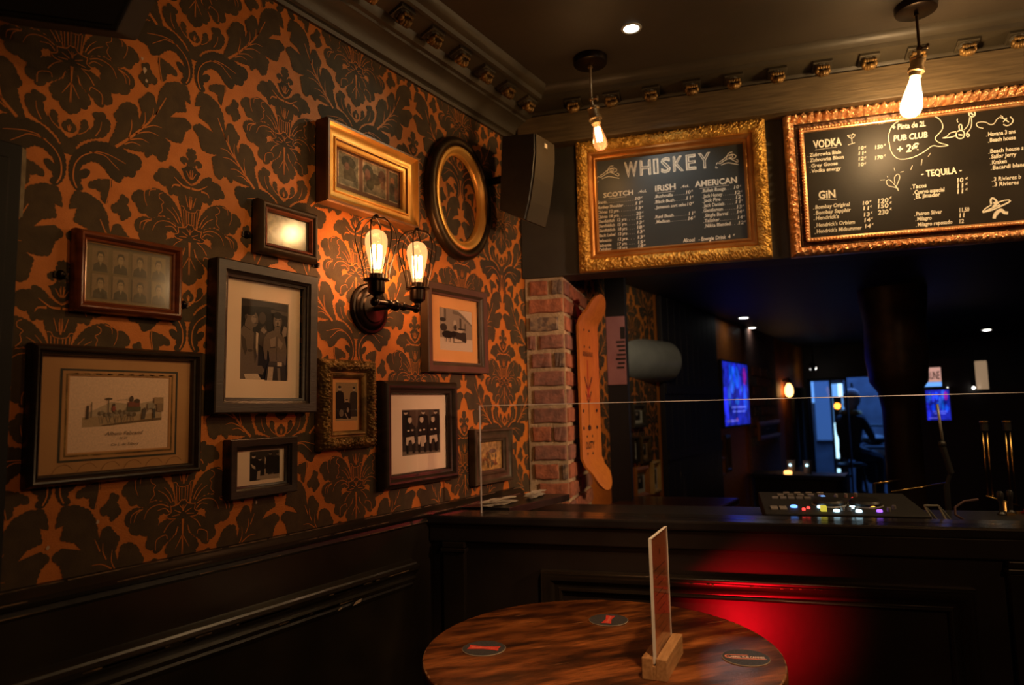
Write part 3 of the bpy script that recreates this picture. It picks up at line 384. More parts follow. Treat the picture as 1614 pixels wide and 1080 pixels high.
CHALK_LINE={1: [(7,[(0.9593,2.4399),(0.9647,2.4471),(0.9755,2.4432),(0.9917,2.4523),(1.011,2.4585),(1.0266,2.4501),(1.0419,2.4397),(1.0448,2.4479),(1.0373,2.4514)]),(7,[(0.9591,2.4333),(0.9576,2.427),(0.9653,2.4274)]),(7,[(0.9725,2.4501),(0.9855,2.4564),(1.0019,2.4688),(1.0211,2.4742),(1.0367,2.4684),(1.0332,2.4584),(1.0174,2.459),(1.0081,2.4654)]),(7,[(0.9982,2.4561),(1.0086,2.4797),(1.0246,2.483)]),(7,[(0.9784,2.4363),(1.0041,2.4423),(1.0292,2.4354),(1.0454,2.4309)]),(7,[(1.0114,2.4689),(1.0191,2.4719),(1.0253,2.4672),(1.0207,2.4625),(1.0138,2.4647)]),(7,[(1.4054,2.4396),(1.4104,2.4465),(1.4201,2.4428),(1.435,2.4515),(1.4526,2.4574),(1.4666,2.4494),(1.4805,2.4395),(1.4832,2.4473),(1.4765,2.4506)]),(7,[(1.4051,2.4334),(1.4036,2.4273),(1.4106,2.4277)]),(7,[(1.4175,2.4494),(1.4294,2.4554),(1.4445,2.4672),(1.4621,2.4724),(1.4762,2.4668),(1.4728,2.4573),(1.4584,2.4579),(1.4501,2.464)]),(7,[(1.441,2.4552),(1.4508,2.4776),(1.4654,2.4807)]),(7,[(1.4226,2.4362),(1.4461,2.442),(1.4688,2.4354),(1.4835,2.4311)]),(7,[(1.4532,2.4673),(1.4602,2.4702),(1.4657,2.4657),(1.4615,2.4613),(1.4553,2.4633)]),(3,[(1.0013,2.3549),(1.0699,2.3551)]),(3,[(1.1855,2.3561),(1.2501,2.3561)]),(3,[(1.3412,2.3559),(1.4466,2.3567)])],2: [(3,[(1.7459,2.4519),(1.8183,2.4534)]),(5,[(1.8538,2.4905),(1.8793,2.4915),(1.8674,2.4782),(1.8538,2.4905)]),(5,[(1.8674,2.4782),(1.8676,2.4602)]),(5,[(1.8542,2.4561),(1.8768,2.4613)]),(3,[(1.865,2.4815),(1.8734,2.4977)]),(6,[(1.9853,2.4408),(1.9837,2.468),(1.9986,2.5064),(2.0348,2.5248),(2.0783,2.5285),(2.1208,2.5239),(2.1424,2.5107),(2.152,2.4877),(2.1477,2.4685),(2.1263,2.445),(2.1362,2.4271),(2.1633,2.4135),(2.1352,2.4133),(2.1158,2.4182),(2.089,2.4003),(2.0537,2.385),(2.0161,2.3831),(1.9968,2.3973),(1.9868,2.4204),(1.9853,2.4408)]),(6,[(2.1486,2.4419),(2.1614,2.4451),(2.172,2.4558),(2.1904,2.4585)]),(8,[(2.1491,2.4412),(2.1709,2.4405),(2.1885,2.4446)]),(9,[(2.1915,2.4557),(2.1892,2.4429),(2.1954,2.4338),(2.2078,2.4331),(2.2133,2.4428),(2.2123,2.4554),(2.203,2.4607),(2.1931,2.4581)]),(12,[(2.1964,2.4468),(2.2086,2.4435)]),(8,[(2.2004,2.4627),(2.2005,2.4791),(2.2078,2.4797),(2.2081,2.4616)]),(6,[(2.2141,2.4607),(2.2278,2.4769),(2.2339,2.5023)]),(6,[(2.2186,2.447),(2.2321,2.4615),(2.2381,2.4787),(2.2387,2.4999)]),(10,[(2.233,2.509),(2.234,2.522),(2.2426,2.5257),(2.2503,2.5179),(2.2486,2.5067),(2.2408,2.5029),(2.2343,2.5071)]),(12,[(2.2379,2.5181),(2.2449,2.5089)]),(5,[(2.1979,2.5026),(2.196,2.4963),(2.1983,2.4903)]),(8,[(2.2183,2.4437),(2.2232,2.4349),(2.2286,2.4407),(2.224,2.4462),(2.2189,2.4437)]),(6,[(2.2703,2.4584),(2.2571,2.4645),(2.2516,2.4751),(2.2598,2.4814),(2.2787,2.4787),(2.2915,2.4684),(2.3025,2.47),(2.3116,2.4827),(2.3209,2.4911)]),(9,[(2.3216,2.4894),(2.3332,2.4828),(2.3455,2.469)]),(9,[(2.329,2.4639),(2.3392,2.4576),(2.3517,2.4623),(2.3583,2.4743),(2.351,2.4876)]),(8,[(2.324,2.4955),(2.3297,2.4898),(2.3266,2.4847)]),(8,[(2.3414,2.4848),(2.3296,2.472)]),(9,[(2.0747,2.3211),(2.0819,2.3219)]),(9,[(2.1895,2.3201),(2.1965,2.3209)]),(16,[(2.273,2.1953),(2.2727,2.21),(2.2787,2.216),(2.2864,2.2085),(2.2925,2.1944)]),(20,[(2.2794,2.1983),(2.2877,2.1986),(2.2817,2.1882),(2.2767,2.19)]),(10,[(2.2451,2.1713),(2.2565,2.1836),(2.2738,2.1935)]),(10,[(2.2929,2.1997),(2.3118,2.2045),(2.3271,2.204)]),(14,[(2.2461,2.1704),(2.2724,2.1757),(2.2979,2.1852),(2.3235,2.1971),(2.3277,2.2032)]),(12,[(2.2492,2.1708),(2.2751,2.1828),(2.2984,2.1913)]),(26,[(2.2773,2.1459),(2.282,2.1613),(2.2927,2.1711),(2.301,2.1727),(2.3075,2.1635),(2.3185,2.1611)]),(18,[(2.2837,2.1562),(2.2924,2.1675),(2.3018,2.169)]),(3,[(1.7448,2.2678),(1.8057,2.2645)]),(5,[(1.966,2.3112),(1.9703,2.2951),(1.9888,2.2867),(2.0018,2.2802)]),(5,[(1.966,2.3112),(1.9771,2.3143),(1.9944,2.2892)]),(5,[(1.9923,2.2987),(1.9922,2.3206),(2.0038,2.3316),(2.0083,2.3186),(1.9973,2.2919)]),(7,[(1.9945,2.291),(2.0013,2.2728)]),(3,[(1.9472,2.3166),(1.9608,2.3162)]),(3,[(1.97,2.3295),(1.9722,2.323)]),(3,[(1.9935,2.3548),(1.9954,2.3433)]),(3,[(2.0112,2.337),(2.0222,2.3388)]),(4,[(2.044,2.3423),(2.0504,2.357)]),(4,[(2.0769,2.3537),(2.0811,2.3749)]),(4,[(2.1002,2.3817),(2.1079,2.3931)])]}
# ------------------------------------------------------------------ room shell
H = 2.78
CY = 2.31                                      # where the left wall meets the bar wall
m = MB(); m.box(-0.12, 0.0, -1.2, 8.9, 0, H); wl = struct(m.build('wall_left', M['wallpaper']))
m = MB(); m.box(-0.12, 6.0, -1.4, 14.0, -0.1, 0.0); struct(m.build('floor', M['floor']))
m = MB(); m.prism([(-0.12, -1.2), (4.6, -1.2), tuple(Q(4.4, 2.3, 0)[:2]), tuple(Q(0.5, 2.3, 0)[:2]), (-0.12, 2.3)], H, H+0.1); struct(m.build('ceiling', M['ceiling']))
# damask print: one half motif mirrored and repeated with a half drop
def clip(pts, y0, y1, z0, z1):
    for ax, lim, sg in ((0, y0, 1), (0, y1, -1), (1, z0, 1), (1, z1, -1)):
        out = []
        for i in range(len(pts)):
            a = pts[i-1]; b = pts[i]; ia = (a[ax]-lim)*sg >= 0; ib = (b[ax]-lim)*sg >= 0
            if ia != ib:
                t = (lim-a[ax])/(b[ax]-a[ax]); out.append((a[0]+(b[0]-a[0])*t, a[1]+(b[1]-a[1])*t))
            if ib: out.append(b)
        pts = out
        if len(pts) < 3: return []
    return pts
def smooth_line(p, n=3):
    if len(p) < 3: return p
    o = []
    for i in range(len(p)-1):
        a = p[max(i-1, 0)]; b = p[i]; c = p[i+1]; d = p[min(i+2, len(p)-1)]
        for k in range(n):
            t = k/n; o.append(tuple(0.5*((2*b[q])+(c[q]-a[q])*t+(2*a[q]-5*b[q]+4*c[q]-d[q])*t*t+(3*b[q]-a[q]-3*c[q]+d[q])*t**3) for q in (0, 1)))
    o.append(p[-1]); return o
def inside(pts, x, y):
    r = False
    for i in range(len(pts)):
        (x0, y0), (x1, y1) = pts[i-1], pts[i]
        if (y0 > y) != (y1 > y) and x < (x1-x0)*(y-y0)/(y1-y0)+x0: r = not r
    return r
def serrate(pts, amp=17.0, step=95.0):
    ar = sum(pts[i-1][0]*pts[i][1]-pts[i][0]*pts[i-1][1] for i in range(len(pts))); sg = 1 if ar > 0 else -1
    out = []
    for i in range(len(pts)):
        a = pts[i]; b = pts[(i+1) % len(pts)]; dx, dy = b[0]-a[0], b[1]-a[1]; l = math.hypot(dx, dy); out.append(a)
        if a[0] < 40 and b[0] < 40: continue
        n = max(1, int(round(l/step)))
        if any(inside(pts, a[0]+dx*t+sg*dy/l*amp*1.9, a[1]+dy*t-sg*dx/l*amp*1.9) for t in (0.12, 0.3, 0.5, 0.7, 0.88)): continue
        for k in range(n):
            for t, o in ((k+0.3, 1.0), (k+0.65, 0.8), (k+1.0, 0.0)):
                t /= n
                if t < 0.999: out.append((a[0]+dx*t+sg*dy/l*amp*o, a[1]+dy*t-sg*dx/l*amp*o))
    return out
SER = [serrate(p) if li not in (2, 4, 7) else p for li, (ci, p) in enumerate(DAMASK_FILL)]
AX0, DX, HZ, Z0 = 0.621, 0.2545, 0.302, 2.240
Y0, Y1, ZB, ZT = -0.25, 3.75, 1.23, 2.66
dm = MB(); dv = MB()
for col in range(-4, 14):
    yc = AX0+DX*col
    for row in range(-3, 3):
        zc = Z0+2*HZ*row+(-HZ if col % 2 else 0)
        for sd in (1, -1):
            for li, (ci, pts) in enumerate(DAMASK_FILL):
                p = [(yc+sd*max(0, a)*1e-4, zc+b*1e-4) for a, b in (SER[li] if True else pts)]
                if max(q[0] for q in p) < Y0 or min(q[0] for q in p) > Y1 or max(q[1] for q in p) < ZB or min(q[1] for q in p) > ZT: continue
                p = clip(p, Y0, Y1, ZB, ZT)
                if len(p) > 2:
                    ar = sum(p[i-1][0]*p[i][1]-p[i][0]*p[i-1][1] for i in range(len(p)))
                    if ar < 0: p = p[::-1]
                    dm.add([(0.0003+0.00001*(li*4+(col % 2)*2+(sd > 0)), a, b) for a, b in p], [tuple(range(len(p)))], mi=ci)
            for w0, w1, pts in DAMASK_VEIN:
                p = smooth_line([(yc+sd*a*1e-4, zc+b*1e-4) for a, b in pts])
                if min(q[0] for q in p) < Y0 or max(q[0] for q in p) > Y1 or min(q[1] for q in p) < ZB or max(q[1] for q in p) > ZT: continue
                mv = MB(); mv.ribbon(p, w0*2.0e-4, w1*2.0e-4, 0)
                dv.add([(0.0012+0.00002*(col % 2)+0.00004*(sd > 0), a, b) for a, b, _ in mv.v], mv.f)
dm.build('damask_print', [M['flock'], M['flock2']], wl, kind='stuff')
dv.build('damask_vein', M['wallpaper'], wl, kind='stuff')
for (y, z, r) in ((0.763, 2.292, .0055), (0.757, 2.315, .003), (0.768, 2.27, .003), (0.70, 1.352, .003), (0.615, 1.318, .003), (1.06, 1.345, .003)):   # chips in the paper
    m = MB(); m.poly([(y+r*(1+0.4*random.uniform(-1, 1))*math.cos(t), z+r*(1.3+0.5*random.uniform(-1, 1))*math.sin(t)) for t in [k*math.pi/4 for k in range(8)]], 0)
    m.v = [(0.0016, a, b) for a, b, _ in m.v]; m.build('wallpaper_chip', M['chip'], wl)

# cornice: one profile run along the left wall and on along the bar wall
CP = [(0.0, 2.618), (0.010, 2.618), (0.014, 2.628), (0.012, 2.637), (0.022, 2.640), (0.026, 2.655), (0.040, 2.672), (0.058, 2.684), (0.066, 2.686), (0.068, 2.694), (0.080, 2.698),
      (0.086, 2.706), (0.092, 2.722), (0.152, 2.742), (0.156, 2.736), (0.166, 2.738), (0.170, 2.752), (0.186, 2.758), (0.196, 2.768), (0.2, 2.7805), (0.0, 2.7805)]
corner = Vector((0, 2.235/math.cos(TH), 0))
bis = (Vector((1, 0, 0)) - V); bis = bis/(bis.dot(Vector((1, 0, 0))))   # mitre direction with unit offset from both walls
def sweep(name, ends, prof, mat_, mitre_first=False):
    m = MB(); n = len(prof); fs = []
    for e in ends: m.v += [tuple(p) for p in e]
    for j in range(n-1): m.f.append((j, n+j, n+j+1, j+1))
    m.f.append(tuple(range(n))); m.f.append(tuple(range(n, 2*n))[::-1])
    m.c = [None]*len(m.f); m.mi = [0]*len(m.f)
    return m.build(name, mat_, smooth=28)
mit = [corner+bis*d+Vector((0, 0, z)) for d, z in CP]
t3 = struct(sweep('trim_1', [[Vector((d, -1.2, z)) for d, z in CP], mit], CP, M['cornice']))
t4 = struct(sweep('trim_2', [mit, [Q(3.6, 2.235-d, z) for d, z in CP]], CP, M['cornice']))
def modillion(par, mx):
    m = MB(); m.box(-0.032, 0.032, -0.024, 0.028, -0.008, 0.004, mx); m.lathe([(0.024, -0.008), (0.020, -0.016), (0.010, -0.024), (0.0, -0.026)], 10, mx @ T_(-0.006, 0.002, 0))
    o = m.build('modillion', M['cornice'], par, bevel=0.002)
    g = MB()
    for i in range(7):
        t = i/6; a = -0.026+0.052*t
        g.ball((a*0.7, 0.004*math.sin(t*9), -0.026-0.014*math.sin(math.pi*t)), 0.010, 7, 5, mx, sc=(0.8, 1.3, 1.1))
    for i in range(5):
        a = -0.016+0.008*i; g.ball((a, -0.015, -0.022), 0.006, 6, 4, mx, sc=(1, 1, 1.2)); g.ball((a, 0.016, -0.024), 0.006, 6, 4, mx, sc=(1, 1, 1.2))
    g.build('gilded_leaf', M['old_gold'], o, smooth=True)
for k in range(9):
    y = 1.456+0.1425*(k-3)
    modillion(t3, T_(0.122, y, 2.728) @ Matrix.Rotation(R(-18), 4, 'Y') @ Matrix.Rotation(R(90), 4, 'Z'))
for k in range(17):
    p = Q(0.889+0.1478*k, 2.113, 2.728); modillion(t4, Matrix.Translation(p) @ BARZ @ Matrix.Rotation(R(-18), 4, 'X'))
# beam and header above the opening to the bar
m = MB(); m.box(0.655, 3.6, 2.138, 2.236, 2.588, 2.704, BARZ); struct(m.build('trim_3', M['beam'], bevel=0.003))
m = MB(); m.box(0.645, 3.6, 2.2005, 2.33, 2.07, H, BARZ); struct(m.build('wall_header', M['grey_wall']))
# wainscot and its mouldings on the left wall
m = MB(); m.box(0.0, 0.012, -1.2, 2.19, 0, 1.205); struct(m.build('wall_wainscot', M['black_paint']))
RP = [(0, 1.205), (0.012, 1.205), (0.018, 1.212), (0.016, 1.222), (0.028, 1.226), (0.034, 1.234), (0.034, 1.243), (0.026, 1.247), (0.020, 1.252), (0.014, 1.256), (0, 1.258)]
def runmould(name, prof, y0, y1): return struct(sweep(name, [[Vector((d, y0, z)) for d, z in prof], [Vector((d, y1, z)) for d, z in prof]], prof, M['black_paint']))
rail = runmould('trim_4', RP, 0.50, CY-0.09)
LP = [(0.0, 1.030), (0.016, 1.030), (0.020, 1.040), (0.018, 1.046), (0.030, 1.052), (0.032, 1.060), (0.026, 1.066), (0.034, 1.074), (0.044, 1.086), (0.046, 1.096), (0.036, 1.101), (0.034, 1.106), (0.022, 1.110), (0.014, 1.113), (0, 1.113)]
lt = runmould('trim_5', LP, 0.50, 1.60)
for (y, z, wy, wz, x) in ((1.36, 1.046, 0.034, 0.012, 0.0305), (1.30, 1.043, 0.016, 0.006, 0.0285)):
    m = MB(); m.poly([(y-wy/2, z-wz/2), (y+wy*0.4, z-wz*0.2), (y+wy/2, z+wz/2), (y-wy*0.1, z+wz*0.3)], 0); m.v = [(x, a, b) for a, b, _ in m.v]; m.build('paint_chip', M['chip'], lt)
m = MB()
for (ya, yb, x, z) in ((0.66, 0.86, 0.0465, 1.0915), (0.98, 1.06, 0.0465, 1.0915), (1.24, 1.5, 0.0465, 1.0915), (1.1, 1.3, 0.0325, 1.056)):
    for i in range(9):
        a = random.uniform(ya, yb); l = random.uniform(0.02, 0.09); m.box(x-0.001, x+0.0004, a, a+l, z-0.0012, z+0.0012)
m.build('worn_glint_edge', M['wear_glint'], lt, kind='stuff')  # pale strips: worn paint, and lamp highlights put into the colour
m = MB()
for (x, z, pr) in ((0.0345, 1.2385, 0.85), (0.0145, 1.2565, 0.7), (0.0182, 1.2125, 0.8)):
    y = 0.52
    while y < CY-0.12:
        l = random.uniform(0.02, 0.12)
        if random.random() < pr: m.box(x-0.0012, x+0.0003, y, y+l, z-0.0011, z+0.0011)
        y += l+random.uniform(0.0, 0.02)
m.build('worn_glint_edge', M['wear_glint'], rail, kind='stuff')  # near-continuous pale lines paint lamp highlights onto the worn rail edges
P2 = [(0, 0.78), (0.014, 0.78), (0.018, 0.79), (0.03, 0.80), (0.03, 0.81), (0.016, 0.822), (0, 0.822)]
runmould('trim_6', P2, 0.80, 1.22)
# door casing at the near end of the papered wall
m = MB(); m.box(0.0, 0.012, 0.33, 0.541, 0.0, 2.05); m.box(0.012, 0.018, 0.36, 0.52, 0.0, 2.02); dc = struct(m.build('trim_7', mat('black_casing', (0.004, 0.0045, 0.006), 0.7), bevel=0.004))
m = MB(); m.add([(0.003, 0.5415, 1.915), (0.003, 0.549, 1.92), (0.002, 0.551, 1.99), (0.003, 0.550, 2.045), (0.003, 0.5415, 2.05)], [(0, 1, 2, 3, 4)]); m.build('torn_paper_edge', mat('torn_paper', (0.30, 0.24, 0.15), 0.8, 0, (0.2, 0.15, 0.09), 60), dc)

# ------------------------------------------------------------------ brick pillar at the corner
m = MB(); m.box(0.650, 0.803, 2.2215, 2.716, 0.0, 2.069, BARZ); bp = struct(m.build('wall_pillar', M['mortar']))
def brick(u0, u1, v0, v1, z0, z1, ml, face):
    m = MB(); j = lambda s=0.0022: random.uniform(-s, s)
    n = 5; vs = []; 
    L_ = (u1-u0) if face == 'f' else (v1-v0)
    lo = []; hi = []
    for i in range(n):
        t = i/(n-1); lo.append((t, z0+j()+0.001)); hi.append((t, z1+j()-0.001))
    ring = lo+hi[::-1]; pr = [0.0, 0.008, 0.0105]; ins = [0, 0.0008, 0.005]
    zc = (z0+z1)/2
    for d, iN in zip(pr, ins):
        for t, z in ring:
            tt = 0.5+(t-0.5)*(1-2*iN/L_); zz = zc+(z-zc)*(1-2*iN/(z1-z0)); dd = d+(j(0.0016) if d > 0 else 0)
            if face == 'f': vs.append((u0+(u1-u0)*tt, v0-dd, zz))
            else: vs.append((u0+dd, v0+(v1-v0)*tt, zz))
    k = len(ring); fs = []
    for q in range(2):
        for i in range(k): fs.append((q*k+i, q*k+(i+1) % k, (q+1)*k+(i+1) % k, (q+1)*k+i))
    for i in range(n-1): fs.append((2*k+i, 2*k+i+1, 2*k+k-2-i, 2*k+k-1-i))
    m.add(vs, fs, BARZ); return m.build('brick', M[ml], bp)
rows = [[(.028, .112, 'a'), (.132, .182, 'c')], [(.022, .185, 'a')], [(.02, .16, 'c')], [(.012, .046, 'b'), (.068, .182, 'b')], [(.028, .122, 'b'), (.14, .185, 'c')], [(.034, .18, 'b')], [(.036, .18, 'b')],
        [(.03, .185, 'b')], [(.026, .112, 'a'), (.126, .185, 'b')], [(.03, .182, 'b')], [(.03, .142, 'a'), (.16, .186, 'c')], [(.052, .186, 'a')], [(.034, .138, 'a'), (.15, .188, 'a')], [(.03, .18, 'a')], [(.02, .11, 'a'), (.125, .185, 'a')], [(.03, .185, 'b')]]
for i, rw in enumerate(rows):
    z1 = 2.058-i*0.0722; z0 = z1-0.058
    for a, b, k in rw: brick(0.647+a*0.835, 0.647+b*0.835, 2.2215, 2.2215, z0, z1, 'brick_'+k, 'f')
    segs = [(0.006, .095), (.112, .31), (.325, .49)] if i % 2 == 0 else [(0.006, .20), (.215, .41), (.425, .49)]
    for s, (a, b) in enumerate(segs): brick(0.803, 0.803, 2.2215+a, 2.2215+b, z0, z1, 'brick_'+('a' if (i+s) % 3 else 'b'), 's')

# ------------------------------------------------------------------ bar counter
ct = thing('bar_counter', 'black painted panelled bar counter with moulded front behind the round table', 'bar counter', (0, 0, 0), TH)
def uleft(v): return v*math.tan(TH)+0.0145
m = MB(); m.prism([(uleft(1.600), 1.600), (3.4, 1.600), (3.4, 1.735), (uleft(1.735), 1.735)], 1.203, 1.230); m.build('ledge_top', mat('counter_ledge', (0.020, 0.018, 0.018), 0.22, 0, (0.03, 0.028, 0.028), 7, bump=0.1, bs=30), ct, bevel=0.006)
m = MB(); m.prism([(uleft(1.735), 1.735), (3.4, 1.735), (3.4, 2.19), (uleft(2.19), 2.19)], 1.165, 1.190); m.build('work_surface', M['plastic'], ct, bevel=0.002)
m = MB(); m.prism([(uleft(1.630), 1.630), (3.4, 1.630), (3.4, 1.70), (uleft(1.70), 1.70)], 0.0, 1.203); m.build('front_panel', M['counter_paint'], ct)
m = MB(); m.prism([(uleft(1.612), 1.612), (3.4, 1.612), (3.4, 1.632), (uleft(1.632), 1.632)], 1.150, 1.203); m.build('apron', M['counter_paint'], ct, bevel=0.004)
def panel_mould(u0, u1):
    g = frame_geo(u1-u0, 0.93, [(0, 0), (0, 0.022), (0.002, 0.028), (0.006, 0.030), (0.010, 0.028), (0.013, 0.0285), (0.017, 0.0275), (0.027, 0.021), (0.036, 0.0125), (0.040, 0.009), (0.048, 0.008), (0.052, 0.013), (0.056, 0.015), (0.060, 0.012), (0.062, 0.0)])
    mx = Matrix.Translation(((u0+u1)/2, 1.6299, 0.612)) @ Matrix.Rotation(R(90), 4, 'X'); g.v = [tuple(mx @ Vector(p)) for p in g.v]
    g.build('panel_moulding', M['black_paint'], ct, smooth=50)
panel_mould(0.838, 1.955); panel_mould(2.17, 3.25)
for (a, b) in ((0.53, 0.60), (2.03, 2.10)):
    m = MB(); m.box(a, b, 1.608, 1.632, 0, 1.12); m.box(a-0.006, b+0.006, 1.600, 1.632, 1.12, 1.132); m.box(a-0.002, b+0.002, 1.604, 1.632, 1.132, 1.15); m.build('pilaster', M['black_paint'], ct, bevel=0.003)
m = MB()
for i in range(16):
    a = random.gauss(1.45, 0.10); m.box(a, a+random.uniform(0.003, 0.012), 1.5985, 1.6005, 1.06+random.uniform(-.003, .003), 1.0625)
m.build('chipped_paint', M['wear_glint'], ct, kind='stuff')

# glass screen standing on the counter
gp = thing('glass_screen', 'clear glass screen standing along the ledge of the black bar counter', 'glass panel', tuple(Q(0.0, 1.66, 1.2305)), TH)
m = MB(); m.box(0.640, 3.2, 0.0, 0.008, 0.0, 0.3325); m.build('pane', M['screen_glass'], gp)
m = MB(); m.box(0.640, 3.2, 0.0005, 0.0075, 0.3326, 0.3345); m.box(0.6375, 0.6399, 0.0005, 0.0075, 0, 0.3345); m.build('polished_edge', M['glass_edge'], gp)

# side shelf with piles of flyers
m = MB(); m.prism([(0.014, 1.822), (0.19, 1.874), (0.205, 2.262), (0.014, 2.209)], 1.212, 1.236)
tag(m.build('side_shelf', mat('shelf_black', (0.016, 0.015, 0.014), 0.3, 0, (0.03, 0.028, 0.025), 20), bevel=0.002), 'narrow black shelf under the papered wall in front of the brick pillar', 'shelf')
def flyers(x, y, L_, ang, n, label):
    t = thing('flyer_pile', label, 'paper pile', (x, y, 1.2365), ang, group='piles of white paper on the side shelf')
    for i in range(n):
        m = MB(); w_ = 0.030*random.uniform(0.7, 1.1); l_ = L_*random.uniform(0.3, 0.5); o = random.uniform(-0.5, 0.5)*(L_-l_); k = 5; rr = random.uniform(-0.35, 0.35)
        vs = []
        for q in range(k):
            t_ = q/(k-1)-0.5; zz = 0.0016*i+0.0025*random.random()
            for s_ in (-1, 1): vs.append((s_*w_/2+random.uniform(-.002, .002)+rr*t_*l_*0.5, o+t_*l_, zz+random.uniform(0, .002)))
        vs += [(a, b, c+0.0008) for a, b, c in vs]; fs = []
        for q in range(k-1): fs += [(2*q, 2*q+2, 2*q+3, 2*q+1), (2*k+2*q, 2*k+2*q+1, 2*k+2*q+3, 2*k+2*q+2), (2*q, 2*q+1, 2*k+2*q+1, 2*k+2*q)]
        m.add(vs, fs); m.build('sheet', M['paper'], t)
flyers(0.125, 1.915, 0.22, R(-3), 12, 'low pile of crumpled white paper nearer the glass screen edge on the side shelf')
flyers(0.135, 2.125, 0.21, R(10), 12, 'low pile of crumpled white paper against the brick pillar on the side shelf')

# ------------------------------------------------------------------ framed pictures on the left wall
def lin(a, b, n): return [a+(b-a)*i/(n-1) for i in range(n)]
P_FLAT = lambda w, d: [(0, 0), (0, d), (w*0.08, d+0.002), (w*0.62, d), (w*0.7, d-0.004), (w*0.8, d-0.006), (w*0.84, d-0.010), (w, d-0.012), (w, d-0.018)]
P_ROUND = lambda w, d: [(0, 0), (0, d*0.55), (w*0.08, d*0.72), (w*0.2, d*0.9), (w*0.36, d), (w*0.5, d*0.96), (w*0.62, d*0.8), (w*0.68, d*0.66), (w*0.76, d*0.62), (w*0.8, d*0.7), (w*0.9, d*0.66), (w, d*0.5), (w, d*0.3)]
P_SCOOP = lambda w, d: [(0, 0), (0, d*0.9), (w*0.06, d), (w*0.16, d), (w*0.2, d*0.9), (w*0.3, d*0.74), (w*0.5, d*0.62), (w*0.66, d*0.62), (w*0.72, d*0.72), (w*0.78, d*0.70), (w*0.82, d*0.55), (w*0.92, d*0.5), (w, d*0.45), (w, d*0.25)]
def picture(y0, y1, z0, z1, label, mw, depth, prof, fm, tilt=0.0, slip=None, glass='pane', disp=None, seg=(1, 1), rect_in=None, matm=None, win=None, back='mat_white', group='framed pictures on the damask wall'):
    w, h = y1-y0, z1-z0; t = thing('picture_frame', label, 'picture frame', mx=wallmx((y0+y1)/2, (z0+z1)/2, 0.004, tilt), group=group)
    g = frame_geo(w, h, prof(mw, depth), seg[0], seg[1], disp); g2 = [fm]
    if fm is M['gold']: k = len(prof(mw, depth))-1; g.mi = [1 if (i % k) in (0, 1, 2, 9) else 0 for i in range(len(g.f))]; g2 = [fm, M['gold_shade']]
    g.build('moulding', g2, t, smooth=35 if seg[0] == 1 else True)
    zb = 0.006; iw, ih = w-2*mw, h-2*mw
    m = MB(); m.box(-iw/2-0.002, iw/2+0.002, -ih/2-0.002, ih/2+0.002, 0.001, zb); m.build('backing', M[back], t)
    if matm:
        a, b, c, d = win       # picture window in wall coordinates y0 y1 z0 z1
        cx, cy = (a+b)/2-(y0+y1)/2, (c+d)/2-(z0+z1)/2; ww, wh = b-a, d-c
        m = MB(); o = [(-iw/2, -ih/2), (iw/2, -ih/2), (iw/2, ih/2), (-iw/2, ih/2)]; q = [(cx-ww/2, cy-wh/2), (cx+ww/2, cy-wh/2), (cx+ww/2, cy+wh/2), (cx-ww/2, cy+wh/2)]; e = 0.0015
        q2 = [(cx-ww/2+e, cy-wh/2+e), (cx+ww/2-e, cy-wh/2+e), (cx+ww/2-e, cy+wh/2-e), (cx-ww/2+e, cy+wh/2-e)]
        m.add([(x, y, zb+0.0022) for x, y in o]+[(x, y, zb+0.0022) for x, y in q]+[(x, y, zb+0.0002) for x, y in q2], [(i, (i+1) % 4, 4+(i+1) % 4, 4+i) for i in range(4)]+[(4+i, 4+(i+1) % 4, 8+(i+1) % 4, 8+i) for i in range(4)])
        m.build('mount', M[matm], t)
    if slip:
        g = frame_geo(iw+0.004, ih+0.004, [(0, zb), (0, depth*0.5), (slip*0.5, depth*0.5+0.001), (slip, depth*0.45), (slip, zb)]); g.build('gilt_slip', M['gilt_line'], t)
    if glass:
        m = MB(); zg = depth*0.42 if depth*0.42 > zb+0.004 else zb+0.004
        m.box(-iw/2, iw/2, -ih/2, ih/2, zg, zg+0.0012); m.build('glass', M[glass], t)
    t['_z'] = zb+0.0003; t['_c'] = ((y0+y1)/2, (z0+z1)/2); return t
def art(t, a, b, c, d, dz=0.0): cy, cz = t['_c']; return Art((a+b)/2-cy, (c+d)/2-cz, b-a, d-c, t['_z']+dz)
def person_sil(A, x, y0, h, col, face, wd=0.10, hat=False, seated=False):
    A.p(col, [(x-wd*0.55, y0), (x-wd*0.62, y0+h*0.45), (x-wd*0.5, y0+h*0.78), (x-wd*0.14, y0+h*0.84), (x+wd*0.14, y0+h*0.84), (x+wd*0.5, y0+h*0.78), (x+wd*0.62, y0+h*0.45), (x+wd*0.55, y0)])
    A.p(face, ell(x, y0+h*0.91, wd*0.2, h*0.075, 10)); A.p(col, ell(x, y0+h*0.955, wd*0.21, h*0.04, 8))
    if hat: A.p(col, rect(x-wd*0.3, y0+h*0.96, x+wd*0.3, y0+h*0.975))
Bk, Dk, Md, Lt, Pp = sep(0.012), sep(0.045), sep(0.16), sep(0.38), sep(0.62)

